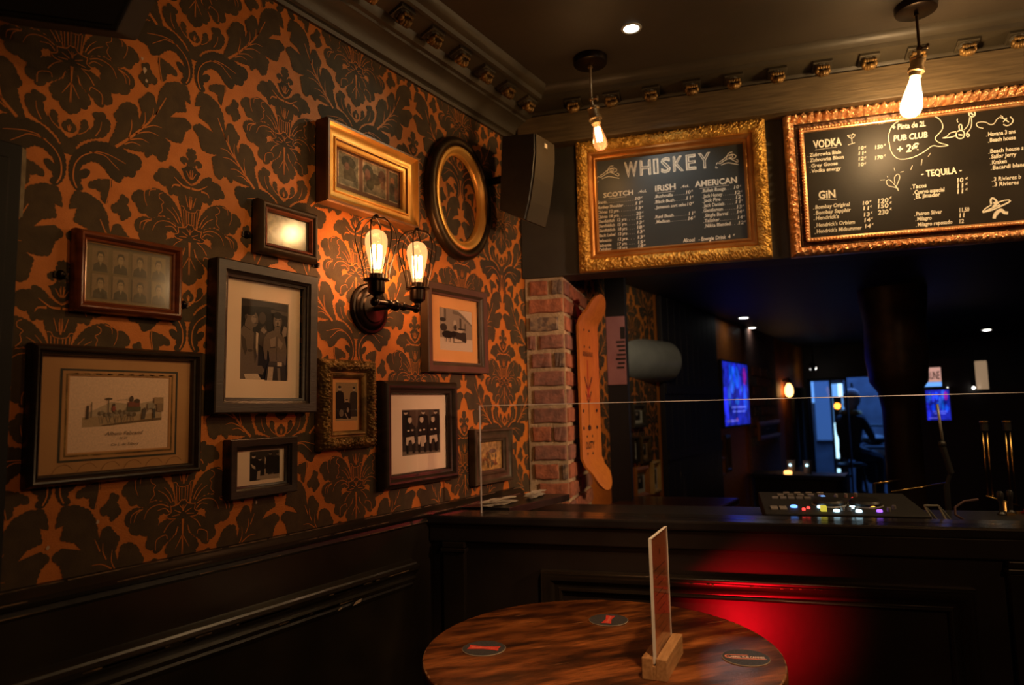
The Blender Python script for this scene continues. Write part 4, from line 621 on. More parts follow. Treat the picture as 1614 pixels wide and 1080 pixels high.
# gilt frame with three small prints
t = picture(1.232, 1.615, 2.116, 2.348, 'wide bright gilt frame holding three small vintage prints side by side above the wall lamp', 0.056, 0.045, P_SCOOP, M['gold'], matm=None, glass='pane', back='mat_brown')
for k, (a, b) in enumerate(((1.305, 1.388), (1.402, 1.502), (1.512, 1.555))):
    A = art(t, a, b, 2.190, 2.288); cc = (0.75, 0.54, 0.33)
    A.p(cc, rect(0, 0, 1, 1)); A.p((0.34, 0.27, 0.15), rect(.05, .04, .95, .96))
    if k == 0:
        A.p((0.30, 0.25, 0.15), rect(.05, .04, .95, .96)); A.p((.10, .085, .045), ell(.5, .72, .34, .2)); A.p((.16, .12, .06), ell(.55, .35, .3, .28)); A.p((.30, .15, .09), ell(.42, .6, .12, .12)); A.p((.42, .34, .22), rect(.05, .04, .95, .2))
    if k == 1:
        A.p((0.45, 0.37, 0.22), rect(.03, .6, .97, .96)); A.p((.12, .10, .05), ell(.22, .7, .22, .2)); A.p((.14, .11, .06), ell(.5, .52, .25, .18)); A.p((.28, .12, .07), ell(.2, .55, .12, .22)); A.p((.20, .10, .06), ell(.8, .66, .16, .22)); A.p((.30, .16, .09), ell(.84, .32, .1, .24)); A.p((.38, .30, .19), rect(.05, .04, .95, .3)); A.p((.13, .11, .06), ell(.3, .3, .16, .16))
    if k == 2:
        A.p((.17, .15, .10), rect(.05, .04, .95, .96)); A.p((.48, .22, .10), ell(.38, .66, .24, .14)); A.p((.10, .08, .06), ell(.4, .42, .3, .2)); A.p((.32, .15, .09), rect(.62, .1, .9, .5))
    A.build('print', t, 'print_old')
g = frame_geo(0.290, 0.142, [(0, 0.007), (0, 0.012), (0.002, 0.0125), (0.004, 0.012), (0.004, 0.007)]); g.build('gilt_slip', M['gold'], t)

# small mahogany-and-dark frame with a blank clouded glass
t = picture(1.034, 1.221, 1.944, 2.077, 'smallest brown frame with clouded blank glass catching the lamp, above the boxers photo', 0.027, 0.032, P_ROUND, M['brown_wood'], glass='dusty_pane', back='mat_tan', tilt=R(0.4)); t.matrix_world = t.matrix_world @ Matrix.Rotation(R(1.3), 4, 'Y')
A = art(t, 1.062, 1.193, 1.972, 2.049); A.p((0.42, 0.36, 0.24), rect(0, 0, 1, 1)); A.p((.50, .44, .31), ell(.5, .5, .38, .34)); A.p((.36, .30, .20), ell(.45, .5, .22, .2)); A.build('print', t, 'print_old')
g = frame_geo(0.187-0.034, 0.133-0.034, [(0, 0.02), (0.002, 0.027), (0.006, 0.026), (0.010, 0.020)]); g.build('inner_bead', M['mahogany'], t)

# mahogany frame with eight portraits
t = picture(0.631, 0.8465, 1.756, 1.916, 'mahogany frame with gilt slip holding eight faded portrait photographs', 0.0225, 0.030, P_ROUND, M['mahogany'], slip=0.003, glass='dusty_pane', back='mat_tan', tilt=R(0.5))
A = art(t, 0.655, 0.823, 1.780, 1.892); A.p((0.22, 0.165, 0.085), rect(0, 0, 1, 1))
for r_ in range(2):
    for c_ in range(4):
        x = 0.075+c_*0.232; y = 0.53-r_*0.47
        tone = (0.36, 0.26, 0.18) if (c_+r_) % 3 else (0.30, 0.21, 0.14)
        if c_ == 3: tone = (0.40, 0.32, 0.18)
        A.p(tone, rect(x, y, x+0.185, y+0.42)); d = 0.5 if c_ < 2 else (0.8 if c_ == 2 else 1.3); dk = (0.10*d, 0.08*d, 0.055*d); fc = (0.55, 0.43, 0.32)
        cx = x+0.095
        A.p(dk, [(x+0.01, y), (x+0.02, y+0.12), (x+0.07, y+0.17), (x+0.12, y+0.17), (x+0.17, y+0.12), (x+0.18, y)])
        A.p(dk, ell(cx, y+0.285, 0.044, 0.085, 12)); A.p(fc, ell(cx, y+0.255, 0.033, 0.078, 12)); A.p(dk, ell(cx, y+0.345, 0.036, 0.026, 10)); A.p(dk, ell(cx-.012, y+.27, .006, .01, 6)); A.p(dk, ell(cx+.012, y+.27, .006, .01, 6)); A.p((.48, .39, .3), [(cx-.014, y+.17), (cx+.014, y+.17), (cx, y+.09)])
A.build('photograph', t, 'print')

# boxers
t = picture(0.920, 1.211, 1.555, 1.907, 'large dark wood frame with cream mount around a tall photo of two shirtless boxers', 0.036, 0.034, P_FLAT, M['dark_wood'], matm='mat_white', win=(1.002, 1.140, 1.634, 1.828), tilt=R(-0.4))
A = art(t, 1.002, 1.140, 1.634, 1.828); sk, sk2, sk3 = (0.145, 0.105, 0.078), (0.062, 0.044, 0.033), (0.26, 0.195, 0.15)
A.p(Bk, rect(0, 0, 1, 1)); A.p(Dk, [(0, .9), (.6, .93), (1, .88), (1, 1), (0, 1)]); A.p(sep(.10), [(.62, .86), (1, .84), (1, .89), (.62, .9)])
A.p(sk2, ell(.44, .78, .075, .075)); A.p(sk2, [(.36, .45), (.4, .66), (.5, .69), (.56, .6), (.5, .4)])
A.p(sk, [(0, 0), (0, .60), (.06, .66), (.17, .62), (.25, .60), (.34, .52), (.37, .38), (.36, .2), (.34, 0)]); A.p(sk2, [(.27, .6), (.33, .52), (.34, .3), (.3, .2), (.26, .4)])
A.p(sk2, [(.0, .56), (.04, .40), (.10, .30), (.14, .36), (.1, .5)]); A.p(sk, [(.0, .44), (.07, .22), (.2, .17), (.44, .18), (.5, .13), (.46, .07), (.3, .08), (.1, .07), (.0, .1)])
A.p(sk2, ell(.2, .36, .05, .018)); A.p(sk, [(.08, .66), (.1, .76), (.26, .72), (.24, .6)]); A.p(sk, ell(.23, .755, .125, .105, 18, -.3)); A.p(sk3, ell(.26, .75, .05, .05)); A.p(Bk, ell(.17, .845, .12, .05, 14, -.1)); A.p(sk2, ell(.1, .77, .025, .03)); A.p(Bk, rect(.24, .775, .31, .783)); A.p(Bk, rect(.27, .70, .34, .708))
A.p(Bk, [(.33, .66), (.44, .62), (.44, .635), (.34, .675)]); A.p(sk3, [(.40, .62), (.48, .58), (.53, .62), (.45, .67)])
A.p(sep(.45), [(.31, .6), (.36, .58), (.34, .3), (.31, .4)]); A.p(sep(.48), [(.08, .07), (.36, .08), (.44, 0), (.12, 0)])
A.p(sk, [(.47, .52), (.55, .6), (.66, .635), (.80, .62), (.92, .55), (.97, .40), (.95, .2), (.88, .2), (.88, .24), (.6, .24), (.58, .36), (.55, .38), (.54, .26), (.5, .26), (.46, .4)])
A.p(sk3, [(.60, .52), (.72, .56), (.72, .44), (.62, .42)]); A.p(sk3, [(.78, .55), (.88, .48), (.84, .40), (.77, .44)]); A.p(sk2, rect(.735, .26, .75, .56)); A.p(sk2, [(.6, .42), (.72, .43), (.72, .415), (.6, .405)])
A.p(sk, [(.68, .62), (.70, .7), (.82, .7), (.82, .61)]); A.p(sk, ell(.755, .755, .095, .095, 16)); A.p(sk3, ell(.755, .74, .055, .06)); A.p(Bk, ell(.755, .835, .095, .045)); A.p(Bk, rect(.70, .77, .745, .778)); A.p(Bk, rect(.775, .77, .82, .778)); A.p(Bk, ell(.76, .695, .035, .01)); A.p(sk2, ell(.755, .73, .02, .02))
A.p(sk3, [(.85, .62), (.9, .71), (.96, .69), (.95, .58), (.88, .56)])
A.p(sep(.07), [(.58, .24), (.90, .24), (.92, .19), (.57, .19)]); A.p(Dk, [(.55, .19), (.93, .19), (.97, 0), (.5, 0)]); A.p(Lt, [(.57, .17), (.68, .17), (.66, 0), (.55, 0)]); A.p(sep(.5), rect(.76, .185, .86, .235)); A.p(Md, [(.76, .16), (.82, .16), (.84, 0), (.78, 0)])
A.build('photograph', t, 'print')

# landscape engraving
t = picture(0.565, 0.898, 1.430, 1.690, 'largest dark frame at lower left with tan mount around a coloured engraving of carriages', 0.021, 0.030, P_ROUND, M['dark_wood'], matm='mat_tan', win=(0.635, 0.832, 1.486, 1.633), back='mat_white', tilt=R(0.2))
cy, cz = t['_c']
for (a, b, c, d, wd, mt) in ((0.619, 0.849, 1.471, 1.646, 0.004, 'mat_green'), (0.6235, 0.8445, 1.475, 1.642, 0.006, 'mat_tan'), (0.629, 0.839, 1.480, 1.638, 0.0035, 'old_gold')):
    g = frame_geo(b-a, d-c, [(0, 0.0083), (0, 0.0087), (wd, 0.0087), (wd, 0.0083)]); g.v = [(x+(a+b)/2-cy, y+(c+d)/2-cz, z) for x, y, z in g.v]; g.build('mount_line', M[mt], t)
A = art(t, 0.635, 0.832, 1.486, 1.633); A.p((.88, .63, .45), rect(0, 0, 1, 1))
A.p((.48, .34, .2), [(.13, .33), (.4, .34), (.92, .42), (.92, .52), (.5, .48), (.13, .46)]); A.p((.55, .42, .29), [(.18, .52), (.4, .66), (.62, .62), (.92, .7), (.92, .5), (.18, .46)])
A.p((.20, .13, .07), [(.3, .335), (.92, .40), (.92, .435), (.55, .39), (.32, .355)])
for i in range(15):
    x = .28+i*.024; A.l((.22, .18, .13), [(x, .47), (x+random.uniform(-.03, .03), .37)], .007, .003); A.p((.30, .24, .17) if i % 2 else (.18, .13, .08), ell(x+.01, .50+random.uniform(-.02, .03), .022, .03, 8))
A.p((.10, .07, .05), [(.16, .44), (.165, .6), (.175, .62), (.185, .6), (.185, .44)]); A.l((.2, .15, .1), [(.21, .46), (.21, .66)], .008); A.l((.2, .15, .1), [(.37, .5), (.37, .68)], .008); A.p((.14, .10, .06), ell(.37, .70, .035, .015)); A.p((.34, .10, .07), ell(.42, .57, .018, .04)); A.p((.12, .08, .05), ell(.42, .62, .014, .02))
A.p((.25, .09, .06), rect(.56, .58, .68, .66)); A.p((.13, .12, .07), rect(.55, .53, .69, .59)); A.p((.11, .07, .05), ell(.595, .70, .02, .04)); A.p((.11, .07, .05), ell(.65, .67, .03, .03)); A.l((.25, .2, .14), [(.45, .68), (.6, .7)], .003)
A.p((.12, .09, .07), [(.70, .42), (.71, .56), (.73, .58), (.75, .55), (.735, .42)]); A.l((.25, .18, .12), [(.74, .5), (.78, .57)], .006); A.p((.10, .09, .08), rect(.82, .43, .845, .57)); A.p((.42, .28, .16), rect(.83, .62, .93, .72)); A.p((.30, .20, .12), rect(.86, .52, .93, .63)); A.p((.36, .3, .22), rect(.76, .56, .83, .64))
for (s, x, y, w_, h_) in (('Album Fabrand', .34, .215, .38, .05), ('N. 39', .48, .155, .08, .035), ('Cie L. de Tilbury', .40, .075, .28, .035)):
    text_geo(A.m, s, A.x+x*A.w, A.y+y*A.h, w_*A.w, h_*A.h, A.z, col=(.12, .08, .05), shear=.35)
A.build('engraving', t, 'print')
A = art(t, 0.60, 0.87, 1.452, 1.468, 0.0024)          # tide marks of old damp on the mount
for i in range(6):
    x = .04+i*.16; A.l((.26, .12, .05), smooth_line([(x, .0), (x+.03, .7), (x+.09, .9), (x+.13, .3)]), .004, .002)
A.build('damp_stain', t, 'print')

# street scene in orange mount
t = picture(1.664, 1.999, 1.676, 1.968, 'grey-brown frame with orange mount around a sepia photo of a horse wagon', 0.036, 0.030, P_FLAT, M['brown_wood'], matm='mat_orange', win=(1.751, 1.936, 1.751, 1.894), tilt=R(0.6))
A = art(t, 1.751, 1.936, 1.751, 1.894); A.p(sep(.50), rect(0, 0, 1, 1)); A.p(sep(.24), [(0, .3), (0, 1), (.55, .98), (.75, .86), (1, .66), (1, .3)]); A.p(sep(.14), [(.4, .98), (.62, .93), (1, .66), (1, .62), (.6, .86), (.4, .88)])
A.p(sep(.3), rect(.05, .55, .12, 1)); A.p(sep(.11), rect(.14, .7, .2, .98)); A.p(sep(.10), rect(.6, .5, .66, .8)); A.p(sep(.12), rect(.75, .5, .8, .68)); A.p(sep(.5), [(0, 0), (1, 0), (1, .3), (0, .28)])
A.p(Dk, ell(.1, .72, .09, .05)); A.p(Dk, ell(.12, .54, .1, .09)); A.p(Bk, ell(.24, .38, .17, .09)); A.p(Bk, ell(.42, .40, .1, .07)); 
for x in (.15, .19, .26, .3, .39, .42): A.l(Bk, [(x, .36), (x+.01, .2)], .022, .014)
A.p(sep(.4), ell(.45, .65, .045, .09)); A.p(Dk, ell(.46, .56, .05, .07)); A.p(Dk, [(.45, .3), (.5, .46), (.78, .46), (.8, .3), (.74, .22), (.6, .28)]); A.p(sep(.45), ell(.6, .48, .1, .035)); A.p(Dk, rect(.56, .52, .76, .555)); A.l(Dk, [(.4, .2), (.6, .21), (.8, .25)], .012)
A.p(Dk, ell(.76, .28, .04, .07)); A.build('photograph', t, 'print')

# ornate gilt cabinet card
def leafy(y0):
    def f(x, y, d, z, j):
        if 3 <= j <= 21 and z > 0.012:
            n1 = noise.noise(Vector((x*170, y*170, y0))); n2 = noise.noise(Vector((x*330, y*330, y0+3)))
            return (0.002*n2, 0.002*n1, 0.006*n1+0.005*n2)
        return (0, 0, 0)
    return f
P_LEAF = lambda w, d: fine([(0, 0), (0, d*0.35), (w*0.04, d*0.55), (w*0.14, d*0.8), (w*0.26, d*0.95), (w*0.38, d), (w*0.5, d*0.9), (w*0.6, d*0.7), (w*0.68, d*0.5), (w*0.74, d*0.5), (w*0.8, d*0.62), (w*0.9, d*0.55), (w, d*0.4), (w, d*0.2)])
t = picture(1.234, 1.438, 1.453, 1.696, 'ornate old-gold foliage frame with a tall cabinet photo of two standing figures', 0.050, 0.034, P_LEAF, M['old_gold'], disp=leafy(1.0), seg=(130, 150), back='mat_orange', tilt=R(0.3))
A = art(t, 1.300, 1.380, 1.530, 1.634); A.p((.36, .24, .12), rect(0, 0, 1, 1)); A.p((.42, .30, .16), [(0, 0), (1, 0), (1, .08), (0, .1)])
person_sil(A, .18, .06, .86, Bk, Lt, .36); person_sil(A, .84, .1, .8, Dk, Lt, .34); person_sil(A, .5, .05, .52, Bk, Lt, .34); A.p(Md, ell(.25, .2, .1, .1)); A.p(sep(.25), ell(.55, .28, .05, .07)); A.l(sep(.3), [(.42, .2), (.56, .04)], .04); A.build('photograph', t, 'print')

# team photo
t = picture(1.463, 1.817, 1.328, 1.643, 'black rounded frame with cream mount around a photo of a seated sports team', 0.040, 0.036, P_ROUND, M['dark_wood'], matm='mat_white', win=(1.564, 1.747, 1.417, 1.557), tilt=R(0.2))
A = art(t, 1.564, 1.747, 1.417, 1.557); A.p(Dk, rect(0, 0, 1, 1)); A.p((.10, .06, .04), rect(.2, .6, .85, 1)); A.p(sep(.09), rect(.7, .5, .78, 1)); A.p(sep(.14), [(0, 0), (1, 0), (1, .06), (0, .1)])
for x, y in ((.1, .42), (.55, .42), (.88, .42)): person_sil(A, x, y, .56, Bk, sep(.45), .24)
for x, f in ((.2, .5), (.5, .5), (.8, .45)):
    A.p(Bk, [(x-.15, .3), (x-.13, .62), (x-.05, .7), (x+.05, .7), (x+.13, .62), (x+.15, .3)]); A.p(sep(f), ell(x, .775, .05, .075)); A.p(Bk, ell(x, .845, .048, .022)); A.p(sep(.5), ell(x-.04, .54, .03, .02)); A.p(sep(.5), ell(x+.06, .55, .03, .02))
    A.p(sep(.5), [(x-.10, .24), (x-.1, .40), (x+.1, .42), (x+.12, .28), (x+.06, .24), (x+.03, .34), (x-.03, .33), (x-.06, .22)]); A.p(Bk, [(x-.09, .05), (x-.1, .24), (x-.05, .22), (x-.04, .05)]); A.p(Bk, [(x+.06, .05), (x+.06, .24), (x+.12, .27), (x+.12, .05)])
A.p(sep(.4), [(.47, .18), (.46, .36), (.49, .42), (.55, .42), (.57, .36), (.55, .18)]); A.build('photograph', t, 'print')

# small black frame
t = picture(0.968, 1.157, 1.361, 1.496, 'small black frame with narrow cream mount around a street group photo, under the boxers', 0.027, 0.026, P_FLAT, M['dark_wood'], matm='mat_white', win=(1.032, 1.118, 1.395, 1.466), tilt=R(0.2))
A = art(t, 1.032, 1.118, 1.395, 1.466); A.p(Dk, rect(0, 0, 1, 1)); A.p(sep(.28), [(.35, 0), (1, .02), (1, .2), (.35, .16)]); A.p(sep(.2), rect(.74, .2, .85, .6))
person_sil(A, .14, .05, .85, Bk, sep(.42), .3); A.p(sep(.4), [(.04, .6), (.1, .45), (.2, .4), (.22, .46), (.12, .54)]); person_sil(A, .34, .2, .56, Bk, sep(.4), .24); A.p(sep(.34), [(.24, .05), (.26, .32), (.36, .34), (.34, .05)])
A.p(sep(.42), [(.5, .55), (.5, .8), (.58, .62), (.58, .45)]); A.p(sep(.3), [(.5, .16), (.48, .38), (.58, .4), (.6, .16)]); person_sil(A, .68, .22, .72, Bk, Md, .26, True); person_sil(A, .92, .18, .74, Bk, Md, .22, True); A.build('photograph', t, 'print')

# small worn frame near the pillar
t = picture(1.912, 2.152, 1.293, 1.484, 'small worn dark gilt frame with an ochre crowded print, closest to the brick pillar', 0.046, 0.030, P_SCOOP, M['grey_brown'], back='mat_tan', glass='pane', tilt=R(0.2))
A = art(t, 1.958, 2.106, 1.339, 1.438); A.p((.50, .29, .10), rect(0, 0, 1, 1)); A.p((.42, .25, .11), rect(.05, .6, .95, .95))
for i in range(26):
    A.p(random.choice([(.26, .10, .05), (.2, .13, .07), (.36, .16, .06), (.14, .10, .07), (.44, .28, .12)]), ell(random.uniform(.1, .9), random.uniform(.15, .62), random.uniform(.03, .07), random.uniform(.05, .12), 9))
A.p((.18, .11, .08), ell(.6, .66, .16, .08)); A.build('print', t, 'print_old')

# oval frame
t = thing('oval_frame', 'empty oval gilt and dark frame hung right of the wall lamp', 'picture frame', mx=wallmx(1.869, 2.288, 0.003), group=None)
def ovalring(prof, rx, ry, n=72):
    m = MB(); k = len(prof)
    for i in range(n):
        a = 2*math.pi*i/n
        for d, z in prof: m.v.append(((rx-d)*math.cos(a), (ry-d)*math.sin(a), z))
    for i in range(n):
        j = (i+1) % n
        for q in range(k-1): m.f.append((i*k+q, j*k+q, j*k+q+1, i*k+q+1)); m.c.append(None); m.mi.append(0)
    return m
ovalring([(0, 0), (0, .018), (.003, .024), (.010, .030), (.018, .032), (.026, .030), (.032, .026), (.034, .022)], .182, .218).build('outer_moulding', M['dark_bronze'], t, smooth=40)
ovalring([(.034, .0), (.034, .022), (.037, .027), (.044, .029), (.051, .026), (.056, .019), (.060, .016), (.063, .018), (.066, .014), (.066, 0)], .182, .218).build('gilt_rim', M['gold'], t, smooth=40)

# screw hooks beside the frames
for y, z in ((0.616, 1.823), (0.862, 1.795), (1.02, 1.985), (1.236, 1.947)):
    m = MB(); mx = wallmx(y, z, 0.002); m.lathe([(0.009, 0), (0.009, 0.003), (0.005, 0.006), (0.004, 0.012), (0.0, 0.013)], 12, mx); m.box(-0.012, 0.012, -0.006, 0.006, 0, 0.003, mx)
    tag(m.build('mirror_plate', M['black_metal'], smooth=40), 'small dark screw plate at the %s edge of the %s' % ({0.616: ('left', 'mahogany portrait frame'), 0.862: ('right', 'mahogany portrait frame'), 1.02: ('left', 'small clouded glass frame'), 1.236: ('right', 'small clouded glass frame')}[y]), 'screw plate', 'screw plates beside the frames')

# ------------------------------------------------------------------ wall lamp
t = thing('wall_sconce', 'black metal double wall lamp with two caged filament bulbs on the damask wall', 'wall lamp', mx=Matrix(((0, -1, 0, 0.0), (1, 0, 0, 1.434), (0, 0, 1, 1.85), (0, 0, 0, 1))))
WM = Matrix.Rotation(R(90), 4, 'X')            # local -y is out of the wall
mx = Matrix.Rotation(R(90), 4, 'X')
m = MB(); m.lathe([(0.074, 0.001), (0.074, 0.008), (0.070, 0.012), (0.064, 0.013), (0.060, 0.018), (0.050, 0.021), (0.044, 0.022), (0.040, 0.026), (0.0, 0.030)], 40, mx); m.build('wall_plate', M['black_metal'], t, smooth=35)
m = MB(); m.tube([(0, -0.028, 0), (0, -0.10, 0)], 0.0085, 12); m.tube([(-0.088, -0.108, 0), (0.088, -0.108, 0)], 0.0075, 12)
for x in (-0.086, -0.03, 0.03, 0.086): m.ball((x, -0.108, 0), 0.0125, 12, 8)
m.ball((0, -0.104, 0), 0.016, 12, 8); m.build('arm', M['black_metal'], t, smooth=40)
BULB = [(0.0125, 0), (0.0135, 0.012), (0.017, 0.030), (0.0225, 0.055), (0.0275, 0.078), (0.0305, 0.098), (0.0308, 0.110), (0.0275, 0.123), (0.020, 0.132), (0.010, 0.137), (0.0, 0.1385)]
def bulb(t, x, y, z, mx=ID, glass='bulb_sconce', fil='filament', k=1.0):
    m = MB(); m.lathe([(r*k, q*k) for r, q in BULB], 24, mx @ T_(x, y, z)); b = m.build('bulb', M[glass], t, smooth=True)
    f = MB()
    for i in range(6):
        a = 2*math.pi*i/6; r0, r1 = 0.0095*k, 0.0125*k
        f.tube([(r0*math.cos(a), r0*math.sin(a), 0.030*k), (r1*math.cos(a+.2), r1*math.sin(a+.2), 0.06*k), (r1*math.cos(a+.35), r1*math.sin(a+.35), 0.095*k)], 0.0034*k, 5, mx @ T_(x, y, z))
    f.build('filament', M[fil], b)
for x in (-0.081, 0.091):
    m = MB(); m.lathe([(0.0, -0.005), (0.009, -0.004), (0.009, 0.018), (0.016, 0.024), (0.0225, 0.028), (0.0235, 0.036), (0.0235, 0.058), (0.027, 0.060), (0.036, 0.061), (0.036, 0.064), (0.019, 0.065), (0.019, 0.079), (0.015, 0.080), (0.0, 0.080)], 24, T_(x, -0.11, -0.002) if True else ID)
    m.build('socket', M['black_metal'], t, smooth=35)
    bulb(t, x, -0.11, 0.063, k=1.0)
    c = MB(); zc = 0.061
    prof = [(0.033, 0), (0.037, 0.03), (0.047, 0.065), (0.056, 0.10), (0.058, 0.125), (0.050, 0.150), (0.034, 0.166), (0.016, 0.172), (0.0, 0.173)]
    for i in range(6):
        a = 2*math.pi*i/6+0.5; c.tube([(x+r*math.cos(a), -0.11+r*math.sin(a), zc+q) for r, q in smooth_line(prof, 2)], 0.0018, 6)
    c.ball((x, -0.11, zc+0.176), 0.008, 10, 6); c.build('wire_cage', M['black_metal'], t, smooth=40)

# ------------------------------------------------------------------ pendants and ceiling spots
def pendant(x, y, tiltx, label, glass, fil, rod='bronze', zj=2.628, k=0.78, ang=0.0):
    t = thing('pendant_lamp', label, 'pendant lamp', (x, y, H), TH+ang, group='bare bulb pendants under the dark ceiling')
    m = MB(); m.lathe([(0.0, -0.026), (0.050, -0.026), (0.058, -0.022), (0.060, -0.014), (0.060, -0.0005)], 40); m.build('canopy', M['black_metal'], t, smooth=35)
    m = MB(); z = zj-H; m.tube([(0, 0, -0.026), (0, 0, z+0.006)], 0.0042, 10); m.lathe([(0.0, -0.036), (0.009, -0.036), (0.006, -0.027)], 12); m.build('rod', M[rod], t, smooth=40)
    m = MB(); m.ball((0, 0, z), 0.009, 12, 8); m.tube([(0, 0, z), (0.022, -0.004, z)], 0.003, 8); m.lathe([(0, 0), (0.009, 0.0), (0.010, 0.003), (0.009, 0.006), (0, 0.006)], 14, T_(0.018, -0.004, z) @ Matrix.Rotation(R(90), 4, 'Y')); m.build('swivel_joint', M[rod], t, smooth=40)
    mx = T_(0, 0, z) @ Matrix.Rotation(tiltx, 4, 'Y') @ Matrix.Rotation(R(180), 4, 'X')
    m = MB(); m.lathe([(0.0, 0.004), (0.005, 0.006), (0.006, 0.022), (0.013, 0.028), (0.0225, 0.034), (0.0225, 0.038), (0.0195, 0.042), (0.0195, 0.062), (0.0235, 0.066), (0.0235, 0.076), (0.019, 0.080), (0.017, 0.092), (0.0, 0.092)], 28, mx); m.build('socket', M['bronze'], t, smooth=35)
    bulb(t, 0, 0, 0.082, mx, glass, fil, k)
pendant(0.423, 2.102, R(-9), 'dim filament bulb pendant on thin brass rod left of the whiskey chalkboard', 'bulb_dim', 'filament', ang=0.0)
pendant(1.407, 2.392, R(11), 'brightly glowing filament bulb pendant in front of the long drinks chalkboard', 'bulb_bright', 'filament_hot', rod='dark_bronze', zj=2.638, k=1.0)
def ceilspot(x, y, z, r, label, g=None, s='spot_glow'):
    t = thing('ceiling_spot', label, 'ceiling light', (x, y, z), group=g)
    m = MB(); m.lathe([(r*0.72, -0.001), (r*0.78, -0.004), (r, -0.003), (r*1.02, -0.0005)], 28, cap=False); m.build('trim_ring', M['steel'], t, smooth=40)
    m = MB(); m.lathe([(0.0, -0.002), (r*0.74, -0.002)], 24, cap=False); m.build('lens', M[s], t)
ceilspot(0.62, 2.003, H-0.0005, 0.033, 'small round recessed spot alone in the dark ceiling')

# loudspeaker at the corner
t = thing('wall_speaker', 'black loudspeaker with curved grille in the corner under the cornice', 'loudspeaker', (0.0, 2.0, 0.0))
side = [(0.118, 2.531), (0.250, 2.510), (0.249, 2.440), (0.238, 2.355), (0.222, 2.275), (0.202, 2.209), (0.100, 2.262)]
m = MB()
a = [(x, -0.01, z) for x, z in side]; b = [(x-0.004, 0.145, z+0.002) for x, z in side]; n = len(side)
m.add(a+b, [tuple(range(n)), tuple(range(n, 2*n))[::-1]]+[(i, n+i, n+(i+1) % n, (i+1) % n) for i in range(n)]); m.build('cabinet', M['plastic'], t, bevel=0.003)
m = MB(); gs = side[1:6]; 
vs = [(x+0.004, 0.0, z) for x, z in gs]+[(x+0.004, 0.132, z+0.002) for x, z in gs]; k = len(gs); vs += [(x-0.004, y, z) for x, y, z in vs]
m.add(vs, [(i, i+1, k+i+1, k+i) for i in range(k-1)]+[(2*k+i, i, k+i, 3*k+i) for i in (0, k-1)]+[(i, 2*k+i, 2*k+i+1, i+1) for i in range(k-1)]+[(k+i, k+i+1, 3*k+i+1, 3*k+i) for i in range(k-1)]); m.build('grille', M['grille'], t)
m = MB(); m.box(0.2545, 0.2562, 0.055, 0.073, 2.478, 2.494); m.build('badge', M['label_white'], t)
m = MB(); m.tube([(0.002, 0.06, 2.40), (0.12, 0.06, 2.40)], 0.014, 10); m.box(0.001, 0.008, 0.03, 0.09, 2.36, 2.44); m.build('bracket', M['black_metal'], t)
# second speaker hanging at the near end of the wall, tipped down on its bracket
t = thing('hanging_speaker', 'black box loudspeaker hung at the upper left corner of the wall', 'loudspeaker', (0, 0, 0))
PA, PB, PC = Vector((0.135, 0.417, 2.2)), Vector((0.263, 0.572, 2.2)), Vector((0.295, 0.578, 2.248)); PD = PA+(PC-PB)*4.0; PC = PB+(PC-PB)*4.0; dn = (PB-PA).cross(PC-PB).normalized()*-0.16
if dn.x > 0: dn = -dn
m = MB(); m.add([PA, PB, PC, PD, PA+dn, PB+dn, PC+dn, PD+dn], [(0, 1, 2, 3), (7, 6, 5, 4), (0, 4, 5, 1), (1, 5, 6, 2), (2, 6, 7, 3), (3, 7, 4, 0)]); m.build('cabinet', mat('matt_black', (0.006, 0.006, 0.006), 0.8), t, bevel=0.004)
k = (PA+PB+PC+PD)/4
m = MB(); m.add([k+(q-k)*0.9-dn*0.02 for q in (PA, PB, PC, PD)], [(0, 1, 2, 3)]); m.add([k+(q-k)*0.9+dn*0.01 for q in (PA, PB, PC, PD)], [(3, 2, 1, 0)]); m.build('grille', M['dark'], t)
m = MB(); m.tube([k+dn, Vector((0.002, k.y, k.z+0.05))], 0.012, 8); m.build('bracket', M['black_metal'], t)

# ------------------------------------------------------------------ chalkboards
def spiky(s):
    def f(x, y, d, z, j):
        if z < 0.012: return (0, 0, 0)
        n1 = noise.noise(Vector((x*110, y*110, s))); n2 = noise.noise(Vector((x*240, y*240, s+5)))
        a = 0.0075 if 5 <= j <= 25 else 0.0
        return (0.0022*n2 if a else 0, 0.0022*n1 if a else 0, a*n1+a*0.8*n2)
    return f
t = thing('whiskey_chalkboard', 'whiskey menu chalkboard in a gold foliage frame above the brick pillar', 'chalkboard', mx=barmx((0.880+1.582)/2, (2.072+2.588)/2, 2.33) if False else barmx(1.231, 2.199, 2.330))
w_, h_ = 0.702, 0.516
frame_geo(w_, h_, fine([(0, 0), (0, .020), (.002, .030), (.008, .036), (.014, .040), (.022, .044), (.030, .045), (.038, .041), (.044, .034), (.047, .028)]), 460, 340, spiky(2)).build('foliage_frame', M['gold_leaf'], t, smooth=True)
frame_geo(w_-0.094, h_-0.094, [(0, 0), (0, .028), (.004, .032), (.010, .031), (.014, .026), (.018, .022), (.024, .026), (.028, .025), (.032, .018), (.033, .012)]).build('inner_moulding', mat('orange_gilt', (0.60, 0.27, 0.07), 0.32, 0.6, (0.45, 0.18, 0.04), 14), t, smooth=35)
m = MB(); m.box(-w_/2+.03, w_/2-.03, -h_/2+.03, h_/2-.03, 0.002, 0.012); m.build('board', M['chalkboard'], t)
